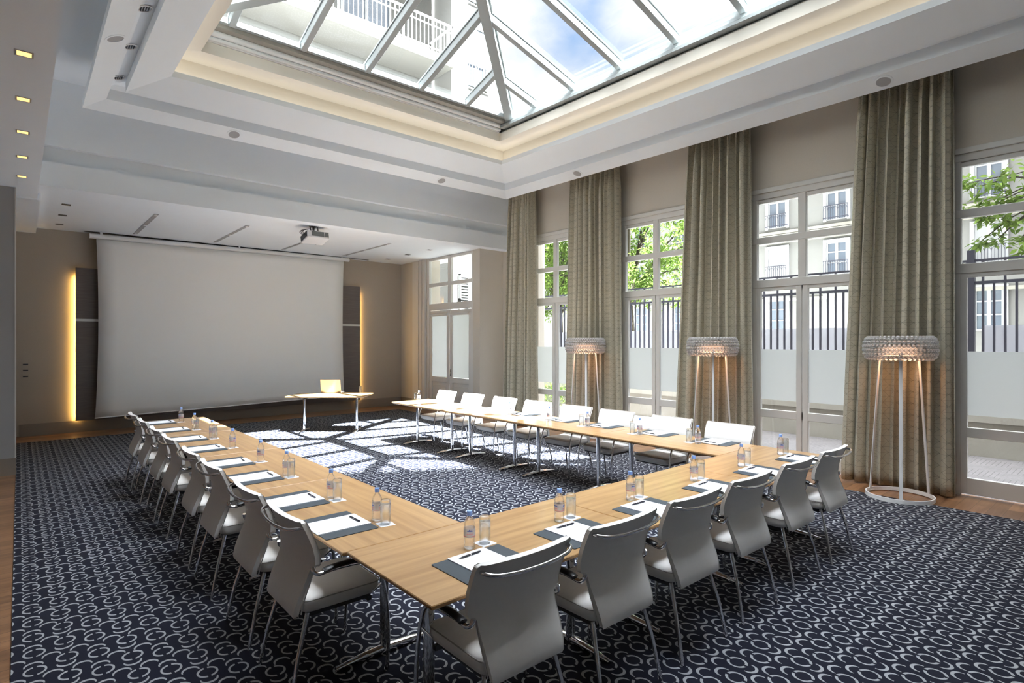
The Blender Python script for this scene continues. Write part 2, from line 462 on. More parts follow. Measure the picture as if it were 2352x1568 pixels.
def obj(name, g, mat, parent=None, smooth=0, bevel=0.0, seg=2, loc=None, sub=0, solid=0.0, off=0.0):
    me = bpy.data.meshes.new(name)
    me.from_pydata(g.v, [], g.f)
    if g.uv is not None:
        ul = me.uv_layers.new(name='UVMap')
        for lp in me.loops: ul.data[lp.index].uv = g.uv[lp.vertex_index]
    me.materials.append(MT[mat] if isinstance(mat, str) else mat)
    if smooth:
        me.polygons.foreach_set('use_smooth', [True] * len(me.polygons))
        if smooth < 180: me.set_sharp_from_angle(angle=radians(smooth))
    me.update()
    o = bpy.data.objects.new(name, me)
    COL.objects.link(o)
    if parent is not None: o.parent = parent
    if loc: o.location = loc
    if solid:
        md = o.modifiers.new('solid', 'SOLIDIFY'); md.thickness = solid; md.offset = off
    if bevel:
        md = o.modifiers.new('bevel', 'BEVEL'); md.width = bevel; md.segments = seg; md.limit_method = 'ANGLE'; md.angle_limit = radians(40)
        me.polygons.foreach_set('use_smooth', [True] * len(me.polygons)); me.set_sharp_from_angle(angle=radians(50))
    if sub:
        md = o.modifiers.new('sub', 'SUBSURF'); md.levels = sub; md.render_levels = sub
    return o

def empty(name, loc=(0, 0, 0), rz=0.0):
    o = bpy.data.objects.new(name, None)
    COL.objects.link(o)
    o.location = loc; o.rotation_euler = (0, 0, rz); o.empty_display_size = 0.05
    return o

def tag(o, label, cat, group=None, kind=None):
    o['label'] = label; o['category'] = cat
    if group: o['group'] = group
    if kind: o['kind'] = kind
    return o

def struct(name, g, mat, parent=None, label=None, **kw):
    o = obj(name, g, mat, parent, **kw)
    if parent is None:
        o['kind'] = 'structure'
        if label: o['label'] = label
        o['category'] = name.split('_')[0]
    return o

def copy_tree(o, parent=None):
    c = o.copy(); COL.objects.link(c)
    if parent is not None: c.parent = parent
    for ch in list(o.children): copy_tree(ch, c)
    return c

def smooth_path(pts, n=6):
    """Catmull-Rom through pts"""
    P = [Vector(p) for p in pts]; out = []
    for i in range(len(P) - 1):
        p0, p1, p2, p3 = P[max(i - 1, 0)], P[i], P[i + 1], P[min(i + 2, len(P) - 1)]
        for k in range(n):
            t = k / n
            out.append(0.5 * ((2 * p1) + (p2 - p0) * t + (2 * p0 - 5 * p1 + 4 * p2 - p3) * t * t + (3 * p1 - p0 - 3 * p2 + p3) * t ** 3))
    out.append(P[-1])
    return out

ORD = ['first', 'second', 'third', 'fourth', 'fifth', 'sixth', 'seventh', 'eighth', 'ninth', 'tenth']

# ================================================================== THE SETTING
XW = 8.75          # inner face of the window wall
YB = 14.72         # wall behind the screen
YF = 10.2          # face of the beam over the stage recess
YP = 10.6          # face of the grey pillar on the left
XL, YN = -3.2, -3.0
TOP = 6.1
WC = (8.53, 5.99, 3.46, 0.93, -1.6)   # window centres along y
WH = 0.76                              # half width

struct('floor', G().bx(XL - .3, 8.86, YN - .3, YB + .3, -.20, -.010), 'floor', label='warm brown plank floor around the carpet')
g = G().bx(-.035, 7.97, YN + .6, 13.75, -.010, 0.0)
tag(obj('carpet', g, 'carpet'), 'navy carpet with pale interlocking arc pattern covering the plank floor', 'carpet')

# walls
g = G().bx(XL - .3, 9.05, YB, YB + .3, -.1, TOP)
struct('wall_screen', g, 'brown', label='taupe brown wall behind the projection screen')
g = G().bx(XL - .3, XL, YN - .3, YB, -.1, TOP)
struct('wall_left', g, 'greywall')
g = G().bx(XL - .3, 9.05, YN - .3, YN, -.1, TOP)
struct('wall_back', g, 'greywall')
g = G()
ys = sorted([(c - WH, c + WH) for c in WC])
prev = YN
for a, b in ys:
    if a > prev: g.bx(XW, XW + .11, prev, a, -.1, 4.20)
    prev = b
g.bx(XW, XW + .11, prev, 9.85, -.1, 4.20)
g.bx(XW, XW + .3, YN, 9.85, 4.20, TOP)
g.bx(9.30, 9.5, 9.6, 11.2, -.1, TOP)
struct('wall_right', g, 'taupe', label='taupe window wall hung with curtains')
# stage recess: right side wall with the double door, and the pillar return
XD = 8.6
g = G().bx(8.56, 9.5, 10.9, 11.18, -.1, 4.4).bx(XD, XD + .45, 13.34, YB, -.1, TOP).bx(XD, XD + .45, 11.18, 13.34, 4.16, TOP)
struct('wall_recess', g, 'taupe')
# grey pillar left of the carpet
g = G().bx(XL, -.035, YP, 11.1, -.01, 4.2)
struct('wall_pillar', g, 'greywall', label='grey wall end at the left edge of the room')
g = G().bx(-.045, -.030, YP - .006, YP + .03, .23, 4.05)
struct('trim_1', g, 'frame')
# skirtings
for nm, b in (('baseboard_screen', (0.0, XD, YB - .016, YB, -.01, .23)), ('baseboard_recess', (XD - .016, XD, 13.4, YB, -.01, .23)),
              ('baseboard_pillar', (XL, -.030, YP - .016, YP, -.01, .23)), ('baseboard_left', (XL, XL + .016, YN, YP, -.01, .2))):
    struct(nm, G().bx(*b), 'base')
# right-hand pilaster boards beside the stage door
g = G()
for y0, y1, d in ((13.36, 13.50, .05), (13.56, 13.70, .03), (13.76, 14.06, .02)):
    g.bx(XD - d, XD, y0, y1, -.01, 4.15)
struct('trim_2', g, 'frame', label='pale pilaster boards beside the stage door')

# ceilings ---------------------------------------------------------
g = G().bx(.02, 9.4, YF + .1, YB, 4.152, 4.35)                       # over the stage recess
g.bx(XL, .215, YN, YB, 4.06, 4.34)  # lowered strip on the left
struct('ceiling_stage', g, 'white', label='lower white ceiling over the screen recess and along the left side')
g = G().bx(XL, .255, 11.22, YB, 4.04, 4.16)
struct('ceiling_soffit', g, 'white')
g = G().bx(.2155, 9.4, YF, YF + .25, 4.061, 4.405).bx(.2155, 9.4, YF + .10, YF + .25, 4.40, 4.645).bx(.2155, 9.4, YF, YF + .25, 4.64, TOP)
struct('trim_3', g, 'white', label='white beam with a shadow groove over the screen recess')
g = G().bx(.02, .22, YN, YF, 4.33, TOP)
struct('trim_4', g, 'white')

OX0, OX1, OY0, OY1 = .643, 8.12, -0.2, 9.40
def ring(prof, name, mat, label=None, closed=False):
    g = G(); P = []
    for t, z in prof:
        P.append([(OX0 + t, OY0 + t, z), (OX1 - t, OY0 + t, z), (OX1 - t, OY1 - t, z), (OX0 + t, OY1 - t, z)])
    g.grid(P, closed=True)
    return struct(name, g, mat, label=label)
ring([(.50, 5.58), (.50, 5.40), (0, 5.11), (0, 5.0), (.24, 5.105), (.24, 5.27), (.43, 5.33), (.43, 5.19), (.88, 5.375), (.88, 5.455), (.80, 5.455), (.59, 5.46)],
     'trim_5', 'white', 'sloping white plaster ring hanging around the skylight')
ring([(.59, 5.46), (.59, 5.77), (1.17, 5.69), (1.17, 5.84), (1.13, 5.875)], 'trim_6', 'cove', 'warm white cove stepping up to the skylight')
ring([(1.13, 5.875), (1.10, 5.90), (1.10, 6.02), (1.02, 6.05)], 'trim_7', 'alum_paint')
ring([(.66, 5.480), (.74, 5.480)], 'trim_11', 'coveled')
g = G()
for x0, x1, y0, y1 in ((.2, OX0 + .5, YN, YF), (OX1 - .5, 9.4, YN, YF + .1), (OX0 + .5, OX1 - .5, OY1 - .5, YF + .1), (OX0 + .5, OX1 - .5, YN, OY0 + .5)):
    g.bx(x0, x1, y0, y1, 5.58, 5.70)
struct('ceiling', g, 'white', label='white ceiling above the skylight ring')
g = G()
for x0, x1, y0, y1 in ((XL - .3, OX0 + 1.08, YN - .3, YB + .3), (OX1 - 1.08, 9.1, YN - .3, YB + .3), (OX0 + 1.08, OX1 - 1.08, OY1 - 1.38, YB + .3), (OX0 + 1.08, OX1 - 1.08, YN - .3, OY0 + 1.08)):
    g.bx(x0, x1, y0, y1, 5.98, 6.06)
struct('ceiling_roof', g, 'concrete')

# roller-blind cassette and guide rails at the foot of the skylight
Y1 = OY1 - 1.17
g = G()
g.tube([(OX0 + 1.2, Y1 - .05, 5.955), (OX1 - 1.2, Y1 - .05, 5.955)], .046, 14)
g.tube([(OX0 + 1.2, Y1 - .035, 5.885), (OX1 - 1.2, Y1 - .035, 5.885)], .026, 12)
g.bx(OX0 + 1.2, OX1 - 1.2, Y1 - .02, Y1 + .03, 5.845, 5.865)
c = struct('trim_8', g, 'lampwhite', label='round white blind cassettes along the far foot of the skylight', smooth=50)
g = G().bx(OX0 + 1.1, OX1 - 1.1, Y1 - .06, Y1 + .06, 5.995, 6.03)
struct('trim_9', g, 'oakedge' if False else 'cove')
g = G().bx(OX1 - 1.24, OX1 - 1.12, OY0 + 1.2, OY1 - 1.25, 5.90, 5.945).bx(OX1 - 1.21, OX1 - 1.12, OY0 + 1.2, OY1 - 1.25, 5.965, 6.01)
struct('trim_10', g, 'alum_paint')

# skylight: hipped glass roof
SX0, SX1, SYN, SYF, SZ = 1.62, 7.0, 1.0, 8.0, 6.1
AX, AZ = 4.31, 6.83
AYF, AYN = 5.66, 3.34
sky = empty('window_6', (4.31, 3.2, 6.1)); sky['kind'] = 'structure'; sky['label'] = 'hipped glass skylight with pale metal rafters'; sky['category'] = 'skylight'
SO = Vector((4.31, 3.2, 6.1))
def sl(p): return tuple(Vector(p) - SO)
def rafter(a, b, w=.085, h=.11, name='rafter'):
    a, b = Vector(a), Vector(b)
    d = (b - a); L = d.length; d.normalize()
    side = d.cross(Vector((0, 0, 1))).normalized(); up = side.cross(d).normalized()
    M = Matrix((d, side, up)).transposed()
    g = G().box(tuple((a + b) / 2 - up * h * .45 - SO), (L, w, h), M=M)
    g.box(tuple((a + b) / 2 + up * .02 - SO), (L, w * 1.35, .03), M=M)
    o = obj(name, g, 'alum_paint', sky, bevel=.006, seg=1)
    return o
apF, apN = (AX, AYF, AZ), (AX, AYN, AZ)
cFR, cFL, cNR, cNL = (SX1, SYF, SZ), (SX0, SYF, SZ), (SX1, SYN, SZ), (SX0, SYN, SZ)
for a, b in ((cFR, apF), (cFL, apF), (cNR, apN), (cNL, apN)): rafter(a, b, .15, .14, 'hip_rafter')
rafter(apN, apF, .22, .16, 'ridge_beam')
def wz(x): return SZ + (SX1 - x) * (AZ - SZ) / (SX1 - AX)
fs = (AZ - SZ) / (SYF - AYF)
for y in (7.24, 6.34, 5.38, 4.40, 3.44, 2.46, 1.60):
    # right slope and left slope
    if y > AYF: t = (SYF - y) / (SYF - AYF)
    elif y < AYN: t = (y - SYN) / (AYN - SYN)
    else: t = 1.0
    xr = SX1 + (AX - SX1) * t; xl = SX0 + (AX - SX0) * t
    z = SZ + (AZ - SZ) * t
    rafter((SX1, y, SZ), (xr, y, z)); rafter((SX0, y, SZ), (xl, y, z))
for x in (5.97, 5.02, 4.06, 3.07, 2.12):
    t = (SX1 - x) / (SX1 - AX) if x > AX else (x - SX0) / (AX - SX0)
    yy = SYF + (AYF - SYF) * t
    rafter((x, SYF, SZ), (x, yy, SZ + (AZ - SZ) * t))
    yn = SYN + (AYN - SYN) * t
    rafter((x, SYN, SZ), (x, yn, SZ + (AZ - SZ) * t))
g = G()
for x0, x1, y0, y1 in ((SX0 - .06, SX0 + .05, SYN, SYF), (SX1 - .05, SX1 + .06, SYN, SYF), (SX0, SX1, SYF - .05, SYF + .06), (SX0, SX1, SYN - .06, SYN + .05)):
    g.bx(x0, x1, y0, y1, 6.03, 6.10)
g.v = [sl(p) for p in g.v]
obj('sill_frame', g, 'alum_paint', sky)
for pts in ((cFR, apF, apN, cNR), (cFL, cNL, apN, apF)):
    g = G(); g.quad(*[tuple(Vector(p) - SO + Vector((0, 0, .012))) for p in pts]); obj('glass_pane', g, 'roofglass', sky)
for pts in ((cFL, apF, cFR), (cNR, apN, cNL)):
    g = G(); g.v = [tuple(Vector(p) - SO + Vector((0, 0, .012))) for p in pts]; g.f = [(0, 1, 2)]; obj('glass_pane', g, 'roofglass', sky)

# windows ----------------------------------------------------------
def bar(g, y0, y1, z0, z1, x0=.0, x1=.09):
    e = .0016 * (len(g.f) // 6 % 6)          # members lap a little, never flush
    g.bx(x0 + e, x1 - e, y0, y1, z0, z1)
wlab = ['tall window farthest from the camera, green leaves outside', 'tall window showing a leafy tree and trunk', 'tall window showing cream facade and iron balconies', 'tall window at the right edge of the picture', None]
for wi, c in enumerate(WC):
    w = empty('window_%d' % (wi + 1), (XW, c, 0)); w['kind'] = 'structure'; w['category'] = 'window'
    if wlab[wi]: w['label'] = wlab[wi]
    g = G()
    bar(g, -WH, WH, 4.08, 4.20); bar(g, -WH - .04, WH + .04, 4.17, 4.24, -.03, .02); bar(g, -WH, WH, 4.02, 4.08, .02, .09)
    bar(g, -WH, -WH + .09, 0, 4.1); bar(g, WH - .09, WH, 0, 4.1)
    bar(g, -.055, .055, 2.80, 4.1)
    bar(g, -WH, WH, 3.39, 3.49); bar(g, -WH, WH, 2.71, 2.83)
    obj('window_frame', g, 'frame', w, bevel=.006, seg=1)
    for s, nm in ((-1, 'casement'), (1, 'casement')):
        g = G()
        y0, y1 = (-WH + .07, -.008) if s < 0 else (.008, WH - .07)
        bar(g, y0, y0 + .075, 0.02, 2.72, .01, .075); bar(g, y1 - .075, y1, 0.02, 2.72, .01, .075)
        bar(g, y0, y1, .02, .215, .01, .075); bar(g, y0, y1, .71, .83, .01, .075); bar(g, y0, y1, 2.66, 2.72, .01, .075)
        cs = obj('casement', g, 'frame', w, bevel=.005, seg=1)
        g = G(); g.bx(.045, .051, y0 + .07, y1 - .07, .2, 2.68)
        obj('glass_pane', g, 'pane', cs)
        g = G(); g.bx(.040, .0415, y0 + .075, y1 - .075, .98, 1.757)
        obj('frosted_film', g, 'film', cs)
    for y0, y1 in ((-WH + .09, -.055), (.055, WH - .09)):
        for z0, z1 in ((2.83, 3.39), (3.49, 4.06)):
            g = G(); g.bx(.045, .051, y0, y1, z0, z1); obj('glass_pane', g, 'pane', w)

# double door of the stage recess
DY0, DY1 = 11.20, 13.32
dr = empty('door_1', (XD, (DY0 + DY1) / 2, 0)); dr['kind'] = 'structure'; dr['category'] = 'door'; dr['label'] = 'pale glazed double door with fanlight right of the screen'
H = (DY1 - DY0) / 2
g = G()
bar(g, -H, -H + .10, 0, 4.15); bar(g, H - .10, H, 0, 4.15); bar(g, -.07, .07, 2.9, 4.15)
bar(g, -H, H, 3.36, 3.46); bar(g, -H, H, 2.72, 2.90); bar(g, -H, H, 4.08, 4.15)
obj('door_frame', g, 'frame', dr, bevel=.006, seg=1)
for s in (-1, 1):
    y0, y1 = (-H + .10, -.012) if s < 0 else (.012, H - .10)
    g = G()
    bar(g, y0, y0 + .12, 0.01, 2.70, .01, .07); bar(g, y1 - .12, y1, 0.01, 2.70, .01, .07)
    bar(g, y0, y1, .01, .18, .01, .07); bar(g, y0, y1, .78, .92, .01, .07); bar(g, y0, y1, 2.60, 2.70, .01, .07)
    bar(g, y0 + .12, y1 - .12, .18, .78, .03, .06); bar(g, y0 + .18, y1 - .18, .26, .70, .02, .05)
    lf = obj('door_leaf', g, 'frame', dr, bevel=.005, seg=1)
    g = G(); g.bx(.045, .05, y0 + .11, y1 - .11, .9, 2.62); obj('glass_pane', g, 'pane', lf)
    g = G(); g.bx(.034, .036, y0 + .125, y1 - .125, .93, 2.56); obj('roller_blind', g, 'blind', lf)
    g = G().tube([(.0, y0 + .06, 2.585), (.0, y1 - .06, 2.585)], .035, 12).bx(-.02, .03, y0 + .05, y0 + .075, 2.53, 2.63).bx(-.02, .03, y1 - .075, y1 - .05, 2.53, 2.63)
    obj('blind_cassette', g, 'frame', lf, smooth=50)
    if s < 0:
        g = G().tube([(0.0, y1 - .05, 1.05), (-.05, y1 - .05, 1.05), (-.055, y1 - .16, 1.05)], .010, 8).bx(-.004, .012, y1 - .07, y1 - .03, .96, 1.14)
        obj('door_handle', g, 'chrome', lf, smooth=50)
for y0, y1 in ((-H + .10, -.07), (.07, H - .10)):
    for z0, z1 in ((2.90, 3.36), (3.46, 4.08)):
        g = G(); g.bx(.045, .05, y0, y1, z0, z1); obj('glass_pane', g, 'pane', dr)

# ================================================================== WALL PANEL, SCREEN, PROJECTOR
pn = empty('wall_panel', (4.05, YB, 0))
tag(pn, 'dark brown backlit veneer panel behind the projection screen', 'wall panel')
x0, x1 = .885 - 4.05, 7.22 - 4.05
obj('upper_board', G().bx(x0, x1, -.12, -.075, 2.345, 3.40), 'panel', pn)
obj('lower_board', G().bx(x0, x1, -.12, -.075, .235, 2.295), 'panel', pn)
obj('metal_strip', G().bx(x0, x1, -.128, -.08, 2.295, 2.345), 'alu', pn)
obj('spacer', G().bx(x0 + .25, x1 - .25, -.075, 0, .3, 3.3), 'black', pn)
for s, xx in ((-1, x0 + .022), (1, x1 - .022)):
    g = G().bx(xx - .010, xx + .010, -.0605, -.060, .25, 3.22)
    obj('led_strip', g, 'led', pn)['label'] = 'glowing yellow led strip'

sc = empty('projection_screen', (3.92, 14.4, 0))
tag(sc, 'large pulled-down white projection screen on the far wall', 'projection screen')
P = []
NR = 24
for i in range(NR + 1):
    f = i / NR
    row = []
    bow = .055 * sin(pi * f) ** 0.8 + .01
    zl, zr_ = 4.0 + (.285 - 4.0) * f, 4.03 + (.415 - 4.03) * f
    for j in range(17):
        u = j / 16
        xl, xr = 1.205 - .02 * f + bow * .85, 6.645 + .01 * f - bow * .5
        row.append((xl + (xr - xl) * u - 3.92, .012 * sin(pi * f) * cos(6 * u), zl + (zr_ - zl) * u))
    P.append(row)
obj('screen_sheet', G().grid(P), 'screen', sc, smooth=180, solid=.002)
g = G().tube([(1.19 - 3.92, 0, .285), (6.66 - 3.92, 0, .415)], .013, 10)
obj('bottom_bar', g, 'lampwhite', sc, smooth=50)
g = G().tube([(1.10 - 3.92, .02, 4.055), (6.80 - 3.92, .02, 4.085)], .052, 16)
obj('roller_casing', g, 'lampwhite', sc, smooth=50)
for xx in (1.3, 4.0, 6.6): obj('hanger', G().bx(xx - 3.94, xx - 3.90, -.01, .05, 4.09, 4.15), 'lampwhite', sc)

g = G().bx(1.02, 7.42, 14.46, 14.53, 4.146, 4.152)
tag(obj('ceiling_slot', g, 'dark'), 'long thin dark slot in the ceiling above the projection screen', 'ceiling slot')

pj = empty('projector', (4.46, 10.98, 3.95))
tag(pj, 'light grey projector hanging from the white ceiling before the screen', 'projector')
Rt = Matrix.Rotation(radians(-14), 3, 'X')
def tilt(g):
    g.v = [tuple(Rt @ Vector(p)) for p in g.v]; return g
obj('casing', tilt(G().bx(-.22, .22, -.18, .18, -.085, .055)), 'projector', pj, bevel=.014)
obj('rear_grille', tilt(G().bx(-.135, .115, -.186, -.17, -.055, .04)), 'vent', pj)
obj('side_grille', tilt(G().bx(.13, .205, -.186, -.17, -.055, .04)), 'vent', pj)
obj('connector_panel', tilt(G().bx(-.226, -.21, -.15, .16, -.06, .045)), 'black', pj)
obj('top_plate', tilt(G().bx(-.15, .15, -.12, .12, .055, .075)), 'black', pj)
g = tilt(G().lathe([(.0, 0), (.055, 0), (.055, .05), (.045, .055), (.0, .055)], 20).xf(Matrix.Translation((.1, .175, -.01)) @ Matrix.Rotation(-pi / 2, 4, 'X')))
obj('lens', g, 'black', pj, smooth=40)
g = G().tube([(-.03, .0, .06), (-.03, .0, .195)], .022, 12).bx(-.08, .02, -.06, .06, .185, .2).tube([(-.10, -.06, .075), (-.12, -.04, .195)], .013, 8).tube([(.05, -.06, .07), (.03, -.04, .195)], .012, 8)
obj('ceiling_mount', g, 'dark', pj, smooth=50)
for k in range(4):
    r = random.Random(k)
    p = [(-.21, -.1 + .05 * k, .0)] + [(-.25 - .05 * r.random(), -.12 + .05 * k + .04 * r.random(), .02 + .05 * r.random() + .02 * k), (-.22 - .03 * r.random(), -.05, .09 + .03 * r.random()), (-.10, 0, .15)]
    obj('cable', G().tube(smooth_path(p), .005, 6), 'black', pj, smooth=60)

# ================================================================== CEILING FITTINGS
# amber recessed lights in the lowered strip on the left
for k, y in enumerate((5.62, 6.68, 7.735, 8.78, 9.83)):
    t_ = empty('recessed_light', (.030, y, 4.06))
    tag(t_, 'glowing amber square downlight in the left ceiling strip, %s from the camera' % ORD[k], 'ceiling light', 'amber downlights along the left ceiling strip')
    g = G().bx(-.056, .056, -.056, -.044, -.004, .0).bx(-.056, .056, .044, .056, -.004, .0).bx(-.056, -.044, -.044, .044, -.004, 0).bx(.044, .056, -.044, .044, -.004, 0)
    obj('trim_frame', g, 'alu', t_)
    obj('lens', G().bx(-.044, .044, -.044, .044, -.003, -.001), 'halogen', t_)
for side, x, lab in ((0, .596, 'left end'), (1, 7.74, 'right end')):
    for k, y in enumerate((11.88, 12.92, 13.97)):
        t_ = empty('recessed_spotlight', (x, y, 4.15))
        tag(t_, 'small dark square spotlight in the stage ceiling at its %s, %s from the screen' % (lab, ORD[2 - k]), 'ceiling light', 'dark square spotlights in the stage ceiling')
        g = G().bx(-.06, .06, -.06, -.05, -.003, .0).bx(-.06, .06, .05, .06, -.003, .0).bx(-.06, -.05, -.05, .05, -.003, 0).bx(.05, .06, -.05, .05, -.003, 0)
        obj('trim_frame', g, 'dark', t_)
        obj('lens', G().bx(-.05, .05, -.05, .05, -.002, -.0005), 'black', t_)
for k, x in enumerate((1.865, 3.405, 4.95, 6.54)):
    t_ = empty('linear_light', (x, 12.95, 4.15))
    tag(t_, 'slim recessed light channel in the stage ceiling, %s from the left' % ORD[k], 'ceiling light', 'recessed light channels in the stage ceiling')
    obj('channel', G().bx(-.035, .035, -1.25, 1.25, -.004, .0), 'greywall' if False else 'grille', t_)
    for y in (-1.15, 0.0, 1.15):
        g = G().lathe([(.0, -.02), (.026, -.02), (.030, -.012), (.030, -.004), (.0, -.004)], 14, (0, y, 0))
        obj('spot', g, 'lampwhite', t_, smooth=40)
# speakers on the sloping ring
sa = atan2(.375, .88)
def ring_thing(name, x, y, side):
    """empty on the sloped underside; side: which band"""
    if side == 'far': t = OY1 - y; rot = (sa, 0, 0)
    elif side == 'left': t = x - OX0; rot = (0, -sa, 0)
    else: t = OX1 - x; rot = (0, sa, 0)
    z = 5.0 + .4375 * t
    o = empty(name, (x, y, z)); 
    o.rotation_euler = {'far': (-sa, 0, 0), 'left': (0, -sa, 0), 'right': (0, sa, 0)}[side]
    return o
for x, y, sd, lab in ((.765, 7.15, 'left', 'on the left side of the skylight ring'), (2.50, 9.28, 'far', 'left one on the far side of the skylight ring'), (6.33, 9.28, 'far', 'right one on the far side of the skylight ring'),
                      (8.00, 7.20, 'right', 'on the window side of the skylight ring above the second curtain'), (8.00, 2.21, 'right', 'on the window side of the skylight ring above the nearest curtain')):
    o = ring_thing('ceiling_speaker', x, y, sd)
    tag(o, 'round grey ceiling speaker ' + lab, 'speaker', 'round speakers on the skylight ring')
    obj('rim', G().lathe([(.078, .0), (.100, .0), (.100, -.006), (.078, -.008), (.078, .0)], 32, cap=False), 'white', o, smooth=40)
    obj('grille', G().lathe([(.0, -.004), (.078, -.004), (.078, -.0005), (.0, -.0005)], 32), 'grille', o, smooth=40)
for k, y in enumerate((6.80, 7.79, 8.80)):
    o = empty('groove_spotlight', (OX0 + .335, y, 5.292))
    o.rotation_euler = (0, -radians(17), 0)
    tag(o, 'round slatted spotlight in the groove of the skylight ring, %s from the camera' % ORD[k], 'ceiling light', 'spotlights in the skylight ring groove')
    obj('rim', G().lathe([(.062, .0), (.076, .0), (.076, -.006), (.062, -.007), (.062, 0)], 28, cap=False), 'lampwhite', o, smooth=40)
    obj('reflector', G().lathe([(.0, -.001), (.062, -.001), (.062, -.003), (.0, -.003)], 28), 'spot', o, smooth=40)
    g = G()
    for q in (-.035, -.012, .012, .035): g.box((q, 0, -.006), (.006, .095, .006))
    obj('louvre', g, 'dark', o)

# ================================================================== CURTAINS
def curtain(yt0, yt1, yb0, yb1, seed, label, nf=9, zt=5.5):
    r = random.Random(seed)
    NS, NZ = 300, 40
    ph = [0.0]
    fr = [0.55 + 0.9 * r.random() for _ in range(nf * 2)]
    tot = sum(fr); cum = [0]
    for q in fr: cum.append(cum[-1] + q / tot)
    amp = [0.65 + .5 * r.random() for _ in range(nf * 2)]
    def wave(s):
        for k in range(len(fr)):
            if s <= cum[k + 1] or k == len(fr) - 1:
                t = (s - cum[k]) / (cum[k + 1] - cum[k])
                return (1 if k % 2 == 0 else -1) * amp[k] * sin(pi * min(max(t, 0), 1)) ** .75
    P, UV = [], []
    rows = []
    for i in range(NZ + 1):
        f = i / NZ
        z = zt + (.015 - zt) * f
        g_ = min(max((zt - z) / (zt - .3), 0), 1)
        a0 = yt0 + (yb0 - yt0) * g_ ** .8; a1 = yt1 + (yb1 - yt1) * g_ ** .8
        gather = min(1.0, max(0.0, (z - 4.75) / .5))
        A = (.078 + .012 * sin(3 * f + seed)) * (1 - .55 * gather)
        row = []
        for j in range(NS + 1):
            s = j / NS
            w = wave(s)
            w2 = sin(2 * pi * nf * 2.2 * s + seed)
            x = 8.50 + A * w + .022 * gather * w2 + .012 * sin(5 * s + 4 * f + seed) + .006 * sin(23 * s + 7 * f)
            y = a0 + (a1 - a0) * s + .012 * sin(2 * pi * nf * s * 2 + 1.3) * (1 - gather)
            row.append((x, y, z))
        rows.append(row)
    mid = rows[NZ // 2]
    L = [0.0]
    for j in range(NS): L.append(L[-1] + (Vector(mid[j + 1]) - Vector(mid[j])).length)
    g = G().grid(rows)
    g.uv = [(L[j] * 1.0 + seed * .05, rows[i][0][2]) for i in range(NZ + 1) for j in range(NS + 1)]
    o = obj('curtain', g, 'curtain', smooth=180, solid=.003)
    tag(o, label, 'curtain', 'olive patterned curtains on the window wall')
    return o
curtain(1.63, 2.60, 1.60, 2.83, 1, 'floor-length olive patterned curtain behind the nearest floor lamp', 9)
curtain(4.13, 5.13, 4.06, 5.40, 2, 'floor-length olive patterned curtain behind the middle floor lamp', 9)
curtain(6.61, 7.84, 6.56, 7.95, 3, 'floor-length olive patterned curtain behind the farthest floor lamp', 10)
curtain(8.88, 9.68, 8.83, 9.89, 4, 'floor-length olive patterned curtain nearest the stage, with no lamp before it', 7)

# ================================================================== FLOOR LAMPS
def bead_points(R0=.325, b=.055, H=.128, zc=1.80):
    pts = []
    rows = 8
    for i in range(rows):
        a = radians(-78 + 156 * i / (rows - 1))
        r = R0 + b * cos(a) - .012; z = zc + H * sin(a)
        n = int(2 * pi * r / .044)
        for j in range(n):
            t = 2 * pi * (j + .5 * (i % 2)) / n
            pts.append((r * cos(t), r * sin(t), z))
    return pts
def ico(rad, c=(0, 0, 0), nu=12, nv=8):
    g = []
    prof = [(rad * sin(pi * k / nv), -rad * cos(pi * k / nv)) for k in range(nv + 1)]
    return prof
bead_me = None
lamp_pos = [(8.06, 2.06), (8.075, 4.50), (8.09, 7.08)]
lamp_lab = ['white floor lamp with clear bead shade nearest the camera', 'white floor lamp with clear bead shade, middle one of the window wall', 'white floor lamp with clear bead shade farthest from the camera']
BEADS = bead_points()
BR = .0225
def sphere_g(g, c, nu=12, nv=7):
    prof = [(max(BR * sin(pi * k / nv), .0004), -BR * cos(pi * k / nv)) for k in range(nv + 1)]
    g.lathe(prof, nu, c, cap=True)
